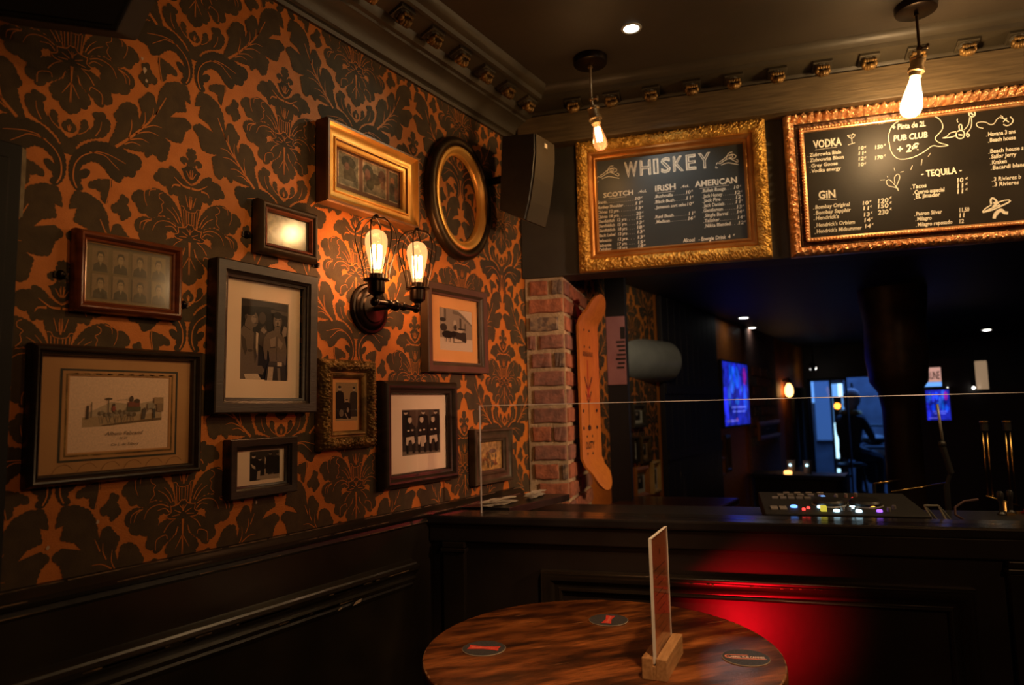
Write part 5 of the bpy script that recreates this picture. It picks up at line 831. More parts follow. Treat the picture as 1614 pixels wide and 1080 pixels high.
def chalk(t, n, uc, zc, z0):
    g = MB()
    for s, u_, z_, wd, cap, k in CHALK_TEXT[n]:
        x, y = u_-uc, z_-zc
        if k == 2:
            adv = wd/7.0; wf = [1.25, 1.05, .6, .95, 1.0, .95, 1.1]; sm = sum(wf); xx = x
            for ch, f in zip(s, wf):
                text_geo(g, ch, xx+0.004, y, wd*f/sm-0.008, cap*0.97, z0, outline=0.022, bold=0.0); text_geo(g, ch, xx+0.008, y+cap*0.06, wd*f/sm-0.016, cap*0.84, z0, outline=0.012)
                xx += wd*f/sm
        elif k == 1: text_geo(g, s, x, y, wd, cap, z0, bold=0.028)
        else: text_geo(g, s, x, y, wd, cap, z0, bold=0.022, shear=0.12)
    g.build('chalk_writing', M['chalk'], t, kind='stuff')
    d = MB(); dz = 0
    for wd, pts in CHALK_LINE[n]:
        d.ribbon(smooth_line([(a-uc, b-zc) for a, b in pts]), wd*2.8e-4*1.35, wd*2.8e-4*1.35, z0+dz); dz += 0.00001
    d.build('chalk_drawing', M['chalk'], t, kind='stuff')
chalk(t, 1, 1.231, 2.330, 0.0126)
t = thing('drinks_chalkboard', 'long vodka gin tequila chalkboard in a coppery leafy frame on the right', 'chalkboard', mx=barmx(2.200, 2.199, 2.326))
w_, h_ = 1.11, 0.520
def tongues(x, y, d, z, j):
    if z < 0.02 or j > 22: return (0, 0, 0)
    per = (x if abs(abs(y)-h_/2) < 0.08 else y)
    s1 = math.sin(per*2*math.pi/0.026+d*70); n1 = noise.noise(Vector((x*90, y*90, 9))); n2 = noise.noise(Vector((x*220, y*220, 4)))
    return (0.002*n1, 0.002*n2, 0.006*s1+0.007*n1+0.008*n2)
frame_geo(w_, h_, fine([(0, 0), (0, .022), (.003, .034), (.009, .042), (.016, .044), (.022, .038), (.027, .030), (.031, .024), (.034, .018)]), 640, 300, tongues).build('leafy_frame', M['copper_leaf'], t, smooth=True)
frame_geo(w_-0.066, h_-0.066, [(0, .012), (.004, .018), (.010, .013), (.020, .012), (.022, .012)], 200, 100, lambda x, y, d, z, j: (0, 0, 0.004*noise.noise(Vector((x*120, y*120, 2))) if j in (2, 3) else 0)).build('dark_hollow', mat('dark_copper', (0.10, 0.045, 0.02), 0.4, 0.7, (0.04, 0.02, 0.012), 40), t, smooth=True)
m = MB()
iw, ih = w_-0.118, h_-0.118
for sx in (-1, 1):
    for i in range(38): m.ball((sx*(iw/2+.003), -ih/2+ih*i/37, .021), .0062, 6, 4, sc=(1, 1.1, .8))
for sy in (-1, 1):
    for i in range(98): m.ball((-iw/2+iw*i/97, sy*(ih/2+.003), .021), .0062, 6, 4, sc=(1.1, 1, .8))
m.build('beaded_rim', M['copper_leaf'], t, smooth=True, kind='stuff')
frame_geo(w_-0.122, h_-0.122, [(-.008, 0), (-.008, .017), (0, .019), (.004, .018), (.006, .012)]).build('slip', M['copper_leaf'], t)
m = MB(); m.box(-w_/2+.03, w_/2-.03, -h_/2+.03, h_/2-.03, 0.002, 0.0115); m.build('board', M['chalkboard_gloss'], t)
chalk(t, 2, 2.200, 2.326, 0.0121)

# ------------------------------------------------------------------ skateboard deck on the pillar
t = thing('skateboard_deck', 'bare maple skateboard deck with dark graphics hung upright on the side of the brick pillar', 'skateboard', tuple(Q(0.846, 2.42, 1.618)), TH+R(-13))
LD, WD, TK = 0.80, 0.20, 0.011
def deckx(z):
    e = abs(z)-0.265
    return 0.0 if e < 0 else (0.62*e*e/0.06 if e < 0.06 else 0.0372*0+0.62*0.06+ (e-0.06)*0.50)
rowsz = [-0.4, -0.396, -0.388, -0.375, -0.355, -0.33, -0.30, -0.27, -0.2, -0.1, 0, 0.1, 0.2, 0.27, 0.30, 0.33, 0.355, 0.375, 0.388, 0.396, 0.4]
m = MB(); NC = 9
for side_ in (0, 1):
    for z in rowsz:
        e = max(0, abs(z)-0.27)/0.13; hw = WD/2*math.sqrt(max(0.0, 1-e**2.4))+0.0005
        for c_ in range(NC):
            y = -hw+2*hw*c_/(NC-1); x = deckx(z)+0.010*(y/(WD/2))**2 + (TK if side_ else 0)
            m.v.append((x, y, z))
nr = len(rowsz); o = nr*NC
for i in range(nr-1):
    for c_ in range(NC-1):
        a = i*NC+c_; m.f.append((a, a+NC, a+NC+1, a+1)); m.f.append((o+a, o+a+1, o+a+NC+1, o+a+NC))
bd = [c_ for c_ in range(NC)]+[i*NC+NC-1 for i in range(1, nr)]+[(nr-1)*NC+c_ for c_ in range(NC-2, -1, -1)]+[i*NC for i in range(nr-2, 0, -1)]
for i in range(len(bd)): a, b = bd[i], bd[(i+1) % len(bd)]; m.f.append((a, b, o+b, o+a))
m.c = [None]*len(m.f); m.mi = [0]*len(m.f); m.build('deck', M['maple'], t, smooth=50)
XF = lambda y, z: (deckx(z)+0.010*(y/(WD/2))**2+TK+0.0006, y, z)
m = MB()
for zc in (-0.185, -0.255, 0.185, 0.255):
    for y in (-0.028, 0.028): m.lathe([(0.0, 0.0015), (0.0045, 0.0012), (0.006, 0)], 10, T_(deckx(zc)+TK+0.001, y, zc) @ Matrix.Rotation(R(90), 4, 'Y'))
for zc in (-0.08, -0.15):
    for y in (-0.07, 0.07): m.lathe([(0.0, 0.0015), (0.0065, 0.0012), (0.008, 0)], 10, T_(TK+0.006, y, zc) @ Matrix.Rotation(R(90), 4, 'Y'))
m.build('truck_hole', M['ink'], t, kind='stuff')
m = MB()
def ykrib(pts, w): g = MB(); g.ribbon(smooth_line(pts), w, w*0.6, 0); m.add([XF(a, b) for a, b, _ in g.v], g.f)
ykrib([(0, 0.10), (0.0, 0.0), (0.0, -0.14)], 0.006); ykrib([(-0.04, 0.06), (0, 0.0)], 0.008); ykrib([(0.04, 0.06), (0, 0.0)], 0.008); ykrib([(-0.03, 0.0), (0, -0.05)], 0.008); ykrib([(0.03, 0.0), (0, -0.05)], 0.008)
for i in range(9): ykrib([(-0.05+0.012*i, 0.145), (-0.048+0.012*i, 0.165)], 0.008)
g = MB(); g.poly(ell(0, -0.15, 0.018, 0.012), 0); m.add([XF(a, b) for a, b, _ in g.v], g.f)
g = MB(); text_geo(g, 'DUSTY', -0.045, -0.235, 0.09, 0.03, 0, bold=0.03); m.add([XF(a, b) for a, b, _ in g.v], g.f)
m.build('graphic', M['ink'], t)
m = MB(); ykrib([(-0.02, 0.03), (0.02, -0.04)], 0.014); ykrib([(0.02, 0.03), (-0.02, -0.04)], 0.014); ykrib([(0, 0.05), (0, 0.13)], 0.012); m.build('red_graphic', M['red_ink'], t)
for zh in (0.22, -0.22): m = MB(); m.tube([(-0.034, 0, zh), (0.001, 0, zh)], 0.004, 8); m.build('hanger', M['black_metal'], t)

# ------------------------------------------------------------------ round table and what stands on it
TX, TY, TZ = 0.725, 1.391, 1.03
t = thing('round_table', 'round worn dark wood bar table on a pedestal in the foreground', 'table', (TX, TY, 0))
m = MB(); m.lathe([(0.0, TZ-0.036), (0.372, TZ-0.036), (0.378, TZ-0.033), (0.381, TZ-0.026), (0.381, TZ-0.006), (0.3795, TZ-0.002), (0.376, TZ), (0.0, TZ)], 96); m.build('tabletop', M['table_wood'], t, smooth=30)
m = MB(); k = 96
for i in range(k):
    if random.random() < 0.75:
        a0 = 2*math.pi*i/k; a1 = a0+2*math.pi/k*random.uniform(.5, 1); r0 = 0.3792; pts = [(r0*math.cos(a0), r0*math.sin(a0), TZ-0.0013), (r0*math.cos(a1), r0*math.sin(a1), TZ-0.0013), (0.3768*math.cos(a1), 0.3768*math.sin(a1), TZ+0.0004), (0.3768*math.cos(a0), 0.3768*math.sin(a0), TZ+0.0004)]
        m.add(pts, [(0, 1, 2, 3)])
m.build('worn_rim', mat('bare_table_edge', (0.40, 0.22, 0.10), 0.7, 0, (0.16, 0.07, 0.03), 50), t, kind='stuff')
m = MB(); m.lathe([(0.20, TZ-0.046), (0.20, TZ-0.036), (0.05, TZ-0.036)], 24); m.lathe([(0.24, 0.0), (0.25, 0.012), (0.22, 0.03), (0.06, 0.05), (0.038, 0.08), (0.038, TZ-0.046)], 32); m.build('pedestal', M['black_metal'], t, smooth=35)
def coaster(x, y, ang, label):
    t = thing('coaster', label, 'coaster', (x, y, TZ), ang, group='round black beer mats on the table')
    m = MB(); m.lathe([(0.0, 0.0003), (0.0465, 0.0003), (0.0475, 0.0006), (0.0475, 0.0016), (0.0468, 0.002)], 48); m.build('card', M['card_edge'], t)
    m = MB(); m.lathe([(0.0, 0.0023), (0.0455, 0.0023), (0.0468, 0.002)], 48, cap=False); m.build('printed_face', M['coaster'], t); return t
def bowtie(t, sc=1.0):
    m = MB(); w_, h_ = 0.035*sc, 0.0105*sc
    m.poly([(-w_, -h_*1.25), (0, -h_*0.72), (w_, -h_*1.25), (w_*0.93, 0), (w_, h_*1.25), (0, h_*0.72), (-w_, h_*1.25), (-w_*0.93, 0)], 0.0026); m.build('red_badge', M['coaster_red'], t)
    m = MB(); text_geo(m, 'Budweiser', -w_*0.8, -h_*0.42, w_*1.6, h_*0.85, 0.0029, shear=0.25, bold=0.01); m.build('badge_lettering', mat('badge_pink', (0.9, 0.30, 0.22), 0.6), t)
t = coaster(0.507, 1.268, R(20), 'black round coaster with a red bow-tie badge lying lengthwise, nearest the papered wall'); bowtie(t)
t = coaster(0.662, 1.580, R(104), 'black round coaster with a red bow-tie badge turned upright, farthest back on the table'); bowtie(t, 0.92)
t = coaster(1.014, 1.482, R(22), 'black round coaster with striped pub lettering, by the sign holder at the right')
m = MB()
for y, x0, x1, h_ in ((0.0085, -0.034, 0.004, 0.003), (-0.0085, -0.028, 0.040, 0.0035)): m.poly([(x0, y), (x1, y), (x1+0.003, y+h_), (x0, y+h_)] if y > 0 else [(x0, y-h_), (x1, y-h_), (x1-0.002, y), (x0, y)], 0.0027)
m.ribbon(smooth_line([(-0.03, 0.0105), (-0.039, 0.006), (-0.0405, 0.0), (-0.037, -0.006), (-0.027, -0.0105)]), 0.003, 0.003, 0.0027)
m.build('stripe', mat('coaster_orange', (0.85, 0.24, 0.10), 0.6), t)
m = MB(); text_geo(m, 'LABREL PUB CANNES', -0.034, -0.0055, 0.071, 0.0095, 0.0027, bold=0.03); m.build('lettering', M['coaster_cream'], t)
# acrylic menu holder
ang = math.atan2(1.440-1.283, 0.868-0.8905)-math.pi/2
t = thing('menu_holder', 'clear acrylic menu card standing in a pale oak block on the table', 'menu holder', (0.882, 1.362, TZ), ang)
m = MB()
for (a, b, c, d) in ((-0.024, -0.003, 0, 0.040), (0.003, 0.024, 0, 0.040), (-0.003, 0.003, 0, 0.026)): m.box(a, b, -0.082, 0.082, c+0.0002, d)
m.build('wood_block', M['oak'], t, bevel=0.0012)
m = MB(); m.box(-0.0028, -0.0012, -0.074, 0.074, 0.027, 0.262); m.box(0.0012, 0.0028, -0.074, 0.074, 0.027, 0.262); m.build('acrylic_sheet', M['acrylic'], t)
m = MB(); m.box(-0.0009, 0.0009, -0.0725, 0.0725, 0.028, 0.259); m.build('menu_card', M['kraft'], t)
m = MB()
for sx in (1, -1):
    mx = Matrix(((0, 0, sx, sx*0.00095), (sx, 0, 0, 0), (0, 1, 0, 0), (0, 0, 0, 1)))
    m.poly(ell(0.0, 0.225, 0.006, 0.007, 10), 0.0001, mx)
    for i in range(10): m.poly(rect(-0.05+0.01*(i % 3), 0.195-i*0.016, 0.045-0.008*(i % 4), 0.1975-i*0.016), 0.0001, mx)
    m.poly(rect(-0.03, 0.040, 0.03, 0.046), 0.0001, mx)
m.build('menu_print', mat('menu_ink', (0.10, 0.025, 0.015), 0.7), t)
m = MB()
for y in (-0.0745, 0.0742): m.box(-0.003, 0.003, y-0.0004, y+0.0004, 0.028, 0.262)
m.box(-0.003, 0.003, -0.0745, 0.0745, 0.2622, 0.2632); m.build('sheet_edge', M['glass_edge'], t)
# ------------------------------------------------------------------ the room behind the bar
m = MB(); m.prism([tuple(Q(0.40, 2.335, 0)[:2]), tuple(Q(4.4, 2.335, 0)[:2]), (5.6, 8.9), (0.0, 8.9), (0.0, 2.5)], 2.2005, 2.3); struct(m.build('ceiling_rear', M['rear_wall']))
m = MB(); m.box(0.0, 0.02, 5.82, 6.95, 0.0, 2.2); br = struct(m.build('wall_brick_rear', M['brick_b']))
for i in range(8):
    for k in range(4):
        a = 5.85+k*0.27+(0.13 if i % 2 else 0)
        if a+0.24 < 6.94: mm = MB(); mm.box(0.02, 0.032, a, a+0.24, 1.20+i*0.085, 1.27+i*0.085); mm.build('brick', M['brick_a' if (i+k) % 3 else 'brick_c'], br)
# dark plank partition
wp_ = thing('plank_partition', 'tall dark plank partition against the left wall of the back room', 'partition', (0.0, 0.0, 0.0))
for k in range(10):
    m = MB(); a = 3.79+k*0.112; m.box(0.004, 0.034, a, a+0.108, 0.0, 2.196); m.build('plank', M['rear_wall'], wp_, bevel=0.003)
m = MB(); m.box(0.034, 0.044, 3.80, 4.90, 1.24, 1.30); m.box(0.034, 0.044, 3.80, 4.90, 1.62, 1.68); m.build('rail', M['rear_wall'], wp_)
# far facade with the doorway to the street
m = MB(); m.box(-0.12, 0.04, 8.6, 8.78, 0, 2.2); m.box(1.0, 6.0, 8.6, 8.78, 0, 2.2); m.box(0.04, 1.0, 8.6, 8.78, 1.83, 2.2); struct(m.build('wall_rear', M['rear_wall']))
m = MB(); m.box(5.6, 5.7, 1.0, 8.9, 0, 2.3); struct(m.build('wall_right', M['rear_wall']))
dw = bpy.data.objects.new('window_1', None); C.objects.link(dw); dw['kind'] = 'structure'; dw.location = (0, 8.69, 0)
m = MB(); 
for x in (0.04, 0.26, 0.425): m.box(x, x+0.02, -0.03, 0.03, 0, 1.83)
for z in (0.0, 0.70, 1.80): m.box(0.04, 0.44, -0.03, 0.03, z, z+0.03)
m.build('window_frame', M['dark'], dw)
m = MB(); m.box(0.06, 0.26, -0.004, 0.004, 0.03, 1.80); m.box(0.28, 0.425, -0.004, 0.004, 0.03, 1.80); m.build('pane', M['screen_glass'], dw)
# the street
m = MB(); m.box(-4.0, 6.0, 8.9, 16.0, -0.1, 0.0); struct(m.build('floor_street', M['pave'])) if False else None
m = MB(); m.box(-4.0, 6.0, 13.0, 13.4, -0.1, 4.0); fc = struct(m.build('wall_street', M['facade']))
m = MB(); m.box(-0.55, -0.15, 12.95, 13.0, 0.9, 2.1); m.build('lit_window', M['blue_glow'], fc)
m = MB(); m.box(-0.72, -0.56, 12.95, 13.0, 1.55, 2.1); m.build('lit_window', M['cyan_glow'], fc)
sw = thing('street_display', 'tall bright blue lit display panel seen through the street doorway', 'lit display', (0.155, 10.2, 0.0))
m = MB(); m.box(-0.085, 0.085, -0.03, 0.03, 0.30, 1.84); m.build('case', M['facade'], sw)
m = MB(); m.box(-0.078, 0.078, -0.034, -0.0305, 0.95, 1.80); m.build('panel', M['cyan_glow'], sw)
for q in ((-0.065, -0.02, 0.80, 1.28), (0.015, 0.068, 1.62, 1.80), (-0.06, -0.02, 0.52, 0.66)): m = MB(); m.box(q[0], q[1], -0.036, -0.0345, q[2], q[3]); m.build('bright_strip', M['cyan_glow2'], sw)
m = MB(); m.box(-0.02, 0.02, -0.02, 0.02, 0, 0.3); m.build('foot', M['facade'], sw)
tl = thing('traffic_signal', 'amber traffic signal glowing in the street doorway', 'traffic light', (0.185, 9.9, 0.0))
m = MB(); m.tube([(0, 0.03, 0), (0, 0.03, 1.3)], 0.018, 8); m.build('pole', M['dark'], tl); m = MB(); m.box(-0.05, 0.05, -0.02, 0.05, 1.28, 1.62); m.build('housing', M['dark'], tl)
m = MB(); m.ball((0, -0.022, 1.50), 0.040, 14, 10, sc=(1, 0.4, 1)); m.build('amber_lens', M['amber_glow'], tl, smooth=True)
m = MB(); m.ball((0.02, -0.022, 1.33), 0.016, 10, 8, sc=(1, 0.4, 1)); m.build('red_lens', M['led_red'], tl, smooth=True)
lp = thing('street_lamp', 'thin street lamp post with small white light beyond the doorway', 'street lamp', (0.358, 10.0, 0.0))
m = MB(); m.tube([(0, 0, 0), (0, 0, 1.8)], 0.014, 8); m.build('post', M['cyan_glow'] if False else M['facade'], lp); m = MB(); m.ball((0, -0.02, 1.52), 0.026, 12, 8, sc=(1, 1, 1.3)); m.build('lamp', M['white_glow'], lp, smooth=True)
# scooter parked in the street
sc_ = thing('parked_scooter', 'dark scooter parked outside the doorway, seen from behind', 'scooter', (0.56, 10.2, 0.0), R(8))
m = MB(); m.lathe([(0.10, -0.03), (0.24, -0.05), (0.27, -0.03), (0.27, 0.03), (0.24, 0.05), (0.10, 0.03)], 20, T_(0, 0, 0.27) @ Matrix.Rotation(R(90), 4, 'Y')); m.build('wheel', M['dark'], sc_, smooth=40)
m = MB(); m.prism([(-0.12, 0.5), (0.12, 0.5), (0.17, 0.75), (0.14, 0.98), (-0.14, 0.98), (-0.17, 0.75)], -0.25, 0.25, Matrix.Rotation(R(90), 4, 'X')); m.build('body', M['jacket'], sc_, bevel=0.03)
m = MB(); m.ball((0, 0.1, 1.05), 0.17, 12, 8, sc=(1, 1.5, 0.4)); m.build('seat', M['dark'], sc_, smooth=True); m = MB(); m.tube([(-0.3, 0.4, 1.2), (-0.15, 0.42, 1.22), (0.15, 0.42, 1.22), (0.3, 0.4, 1.2)], 0.016, 8); m.build('handlebar', M['dark'], sc_)
for q in ((-0.22, 0.40, 1.30), (0.22, 0.40, 1.30)): m = MB(); m.ball(q, 0.05, 10, 6, sc=(1, .3, 1)); m.build('mirror', M['steel'], sc_, smooth=True)
m = MB(); m.box(-0.08, 0.1, -0.27, -0.255, 0.86, 0.93); m.build('plate', M['paper'], sc_)
# seated guest on a bar stool
st = thing('bar_stool', 'tall dark bar stool in front of the street doorway under the seated person', 'stool', (0.36, 9.45, 0.0), R(6))
m = MB(); m.lathe([(0.0, 0.75), (0.15, 0.75), (0.17, 0.765), (0.17, 0.785), (0.155, 0.795), (0.0, 0.80)], 20); m.build('seat', M['dark'], st, smooth=40)
for sx in (-1, 1):
    for sy in (-1, 1): m = MB(); m.tube([(sx*0.11, sy*0.11, 0.76), (sx*0.19, sy*0.19, 0.0)], 0.017, 8); m.build('leg', M['dark'], st)
m = MB(); m.tube([(0.165*math.cos(a), 0.165*math.sin(a), 0.30) for a in [k*math.pi/4 for k in range(9)]], 0.010, 6); m.build('foot_ring', M['dark'], st)
pe = thing('person', 'person with pale hair and dark jacket seated on the stool, back to the bar', 'person', (0.36, 9.45, 0.05), R(-25))
J = {'pel': (0, 0, 0.86, .125, .10), 'waist': (0, 0.0, 1.0, .135, .095), 'chest': (0, .02, 1.2, .155, .105), 'neckb': (0, .03, 1.34, .07, .06), 'neck': (0.01, .05, 1.41, .05, .05), 'head': (0.02, .07, 1.53, .078, .092),
     'shl': (-.15, .03, 1.29, .062, .062), 'ell': (-.21, .12, 1.06, .045, .045), 'wrl': (-.10, .30, 1.0, .033, .033), 'hal': (-.05, .36, 1.0, .036, .03), 'shr': (.15, .03, 1.29, .062, .062), 'elr': (.21, .12, 1.06, .045, .045), 'wrr': (.10, .30, 1.0, .033, .033), 'har': (.05, .36, 1.0, .036, .03),
     'hil': (-.09, .03, .87, .09, .09), 'knl': (-.13, .40, .80, .065, .065), 'anl': (-.14, .34, .36, .045, .045), 'tol': (-.14, .46, .32, .035, .03), 'hir': (.09, .03, .87, .09, .09), 'knr': (.13, .40, .80, .065, .065), 'anr': (.14, .34, .36, .045, .045), 'tor': (.14, .46, .32, .035, .03)}
E_ = [('pel', 'waist'), ('waist', 'chest'), ('chest', 'neckb'), ('neckb', 'neck'), ('neck', 'head'), ('chest', 'shl'), ('shl', 'ell'), ('ell', 'wrl'), ('wrl', 'hal'), ('chest', 'shr'), ('shr', 'elr'), ('elr', 'wrr'), ('wrr', 'har'), ('pel', 'hil'), ('hil', 'knl'), ('knl', 'anl'), ('anl', 'tol'), ('pel', 'hir'), ('hir', 'knr'), ('knr', 'anr'), ('anr', 'tor')]
ks = list(J); me = bpy.data.meshes.new('body'); me.from_pydata([J[k][:3] for k in ks], [(ks.index(a), ks.index(b)) for a, b in E_], []); me.materials.append(M['jacket'])
bo = bpy.data.objects.new('body', me); C.objects.link(bo); bo.parent = pe; sk_ = bo.modifiers.new('skin', 'SKIN'); sv = me.skin_vertices[0].data if me.skin_vertices else None
if sv is None:
    bm = bmesh.new(); bm.from_mesh(me); lay = bm.verts.layers.skin.verify(); bm.to_mesh(me); bm.free(); sv = me.skin_vertices[0].data
for i, k in enumerate(ks): sv[i].radius = J[k][3:5]; sv[i].use_root = (k == 'pel')
sb = bo.modifiers.new('sub', 'SUBSURF'); sb.levels = 1; sb.render_levels = 1
m = MB(); m.ball((0.02, 0.075, 1.535), 0.094, 14, 10, sc=(0.92, 1.08, 1.18)); m.build('face', M['skin'], pe, smooth=True)
m = MB(); m.ball((0.02, 0.055, 1.555), 0.104, 14, 10, sc=(0.98, 1.02, 1.12)); m.ball((0.015, 0.0, 1.47), 0.075, 10, 8, sc=(1, .7, 1.3)); m.build('hair', M['hair'], pe, smooth=True)
m = MB(); m.tube([(-.09, 0.0, 1.37), (0.0, -.06, 1.38), (.09, .0, 1.37), (.08, .10, 1.36), (-.08, .10, 1.36), (-.09, 0.0, 1.37)], 0.035, 8); m.build('scarf', M['scarf'], pe, smooth=True)
# rear bar with candles
rb = thing('rear_counter', 'dark counter across the back room holding two glasses and a tea light', 'counter', (0, 0, 0))
m = MB(); m.box(0.04, 0.72, 5.66, 5.95, 0.965, 1.0); m.build('worktop', M['plastic'], rb, bevel=0.004); m = MB(); m.box(0.06, 0.70, 5.70, 5.92, 0.0, 0.965); m.build('base', M['rear_wall'], rb)
for x, lab in ((0.323, 'pale tumbler left of the other on the rear counter'), (0.445, 'pale tumbler beside the doorway on the rear counter')):
    tt = thing('tumbler', lab, 'glass', (x, 5.80, 1.0005), group='tumblers on the rear counter')
    m = MB(); m.lathe([(0.0, 0), (0.028, 0), (0.034, 0.10), (0.031, 0.10), (0.026, 0.006), (0, 0.006)], 16); m.build('glass', mat('frosted_tumbler', (0.32, 0.30, 0.24), 0.3, 0, (0.26, 0.24, 0.2)), tt, smooth=40)
    m = MB(); m.ball((0.0, -0.036, 0.065), 0.010, 8, 6); m.build('glow_bead', M['led_white'], tt)  # small glowing bead added for the bluish bright spot on each glass
m = MB(); m.lathe([(0.0, 0.0), (0.03, 0), (0.03, 0.018), (0.024, 0.026), (0.0, 0.03)], 14, T_(0.315, 5.70, 1.0005)); tag(m.build('tea_light', M['flame'], smooth=40), 'small orange tea light burning on the rear counter', 'candle')
# wooden counter end at the left
wc = thing('wooden_counter', 'low brown wooden counter end behind the glass near the skateboard', 'counter', (0, 0, 0))
m = MB(); m.prism([(0.03, 2.88), (0.52, 3.03), (0.52, 3.42), (0.03, 3.30)], 1.068, 1.10); m.build('worktop', M['rear_wood'], wc, bevel=0.006); m = MB(); m.prism([(0.05, 2.92), (0.49, 3.06), (0.49, 3.38), (0.05, 3.27)], 0.0, 1.068); m.build('base', M['rear_wall'], wc)
# dark post with poster
m = MB(); m.box(0.82, 0.957, 2.96, 3.05, 0.0, 2.2, BARZ); struct(m.build('trim_post', M['rear_wall']))
po = thing('pink_poster', 'pale pink paper poster pinned on the dark post beside the skateboard', 'poster', mx=barmx(0.909, 2.958, 1.828))
m = MB(); m.box(-0.046, 0.046, -0.168, 0.168, 0, 0.001); m.build('sheet', M['pink_paper'], po)
m = MB(); m.poly(rect(0.022, 0.055, 0.045, 0.115), 0.0013)
for i, (a, b) in enumerate(((0.0, 0.044), (0.004, 0.044), (0.012, 0.044), (0.002, 0.044), (-0.004, 0.044), (0.006, 0.040), (0.0, 0.036))): m.poly(rect(a, 0.036-i*0.021, b, 0.046-i*0.021), 0.0013)
m.build('print', M['ink'], po)
# rounded steel cabinet
a = Q(0.804, 3.2, 1.802); b = Q(1.095, 3.7, 1.810); d = (b-a); ln = d.length
cy_ = thing('steel_cabinet', 'rounded brushed steel ventilation casing hung beyond the pink poster', 'ventilation casing', mx=Matrix.Translation(a) @ d.to_track_quat('Z', 'Y').to_matrix().to_4x4())
m = MB(); m.lathe([(0.0, 0.0), (0.136, 0.0), (0.140, 0.004), (0.118, ln-0.006), (0.113, ln), (0.0, ln)], 40); m.build('casing', M['steel'], cy_, smooth=35)
m = MB(); m.tube([(0, 0.0, ln*0.5), Vector((0, 0, ln*0.5))+(cy_.matrix_world.to_3x3().inverted() @ Vector((0, 0, 0.37)))], 0.015, 8); m.build('hanger', M['black_metal'], cy_)
# pictures on the left wall of the back room
def small_pic(y0, y1, z0, z1, fm, label, inner, x=0.001, mw=0.022):
    t = thing('picture_frame', label, 'picture frame', mx=wallmx((y0+y1)/2, (z0+z1)/2, x), group='small frames in the back room')
    frame_geo(y1-y0, z1-z0, [(0, 0), (0, 0.02), (mw*0.5, 0.024), (mw, 0.018), (mw, 0.004)]).build('moulding', fm, t)
    A = Art(0, 0, y1-y0-2*mw+0.002, z1-z0-2*mw+0.002, 0.006); A.p(inner, rect(0, 0, 1, 1)); A.p(sep(.10), rect(.22, .2, .78, .8)); A.p(sep(.03), ell(.5, .45, .2, .25)); A.p(sep(.3), ell(.45, .6, .1, .1)); A.build('print', t)
small_pic(3.345, 3.52, 1.440, 1.565, M['grey_brown'], 'pale frame highest on the red wall of the back room', (.5, .46, .36))
small_pic(3.330, 3.412, 1.262, 1.392, M['dark_wood'], 'narrow dark frame with pale print in the middle left of the back room group', (.55, .52, .42), mw=0.016)
small_pic(3.440, 3.575, 1.248, 1.390, M['old_gold'], 'gold frame in the middle right of the back room group', (.40, .22, .1))
small_pic(3.340, 3.528, 1.068, 1.236, M['orange_frame'], 'orange wood frame lowest left of the back room group', (.50, .46, .36), mw=0.03)
small_pic(3.588, 3.708, 1.074, 1.250, M['yellow_frame'], 'yellow wood frame at lower right of the back room group', (.55, .45, .38))
small_pic(4.915, 5.02, 1.04, 1.18, M['orange_frame'], 'orange frame low beside the dark plank partition', (.2, .1, .05), x=0.001, mw=0.03)
small_pic(5.06, 5.20, 1.06, 1.33, M['rear_wood'], 'brown frame below the left blue screen', (.12, .07, .04), x=0.001, mw=0.03)
small_pic(6.0, 6.85, 1.24, 1.40, M['orange_frame'], 'wide orange frame on the brick wall of the back room', (.14, .06, .03), x=0.0335, mw=0.04)
# screens
def tv(name, label, mx, w_, h_):
    t = thing(name, label, 'screen', mx=mx, group='blue screens in the back room')
    m = MB(); m.box(-w_/2-.015, w_/2+.015, -h_/2-.015, h_/2+.015, 0.0, 0.03); m.build('housing', M['plastic'], t, bevel=0.004)
    A = Art(0, 0, w_, h_, 0.0305); A.p((.010, .016, .36), rect(0, 0, 1, 1))
    for i in range(14):
        x = random.uniform(.05, .95); y = random.uniform(.35, .95); A.p((.03*random.random(), .03+.07*random.random(), .45+.5*random.random()), ell(x, y, .03+.06*random.random(), .05+.15*random.random(), 10))
    A.p((.25, .01, .35), ell(.85, .8, .08, .15)); A.p((.02, .03, .9), [(0, 0), (.16, 0), (.1, .6), (0, .6)]); A.p((.10, .13, .75), rect(.25, .27, .85, .30)); A.p((.10, .13, .75), rect(.3, .20, .8, .23)); A.p((.10, .10, .65), rect(.06, .05, .5, .09)); A.p((.2, .05, .3), ell(.45, .09, .03, .03))
    A.build('display', t, 'screen'); return t
tv('wall_screen', 'wall screen glowing blue on the left wall of the back room', wallmx(5.40, 1.632, 0.004), 0.74, 0.475)
m = MB(); m.box(1.22, 2.7, 6.08, 6.16, 0.0, 1.62); m.box(1.22, 1.56, 6.08, 6.16, 1.62, 1.86); struct(m.build('wall_partition', M['rear_wall']))
tv('partition_screen', 'blue screen on the partition below the lit sign right of the column', Matrix(((1, 0, 0, 1.345), (0, 0, -1, 6.078), (0, 1, 0, 1.512), (0, 0, 0, 1))), 0.15, 0.225)
sg = thing('lit_sign', 'small lit sign with red lettering above the blue partition screen', 'sign', mx=Matrix(((1, 0, 0, 1.322), (0, 0, -1, 6.078), (0, 1, 0, 1.722), (0, 0, 0, 1))))
m = MB(); m.box(-0.062, 0.062, -0.078, 0.078, 0.0, 0.02); m.build('box', M['plastic'], sg); m = MB(); m.box(-0.057, 0.057, -0.035, 0.073, 0.0205, 0.022); m.build('face', M['sign_glow'], sg); m = MB(); m.box(-0.057, 0.057, -0.070, -0.037, 0.0205, 0.022); m.build('blue_band', M['cyan_glow'], sg)
m = MB(); text_geo(m, 'BRUNE', -0.048, -0.015, 0.096, 0.06, 0.0225, bold=0.02); m.build('lettering', M['sign_ink'], sg)
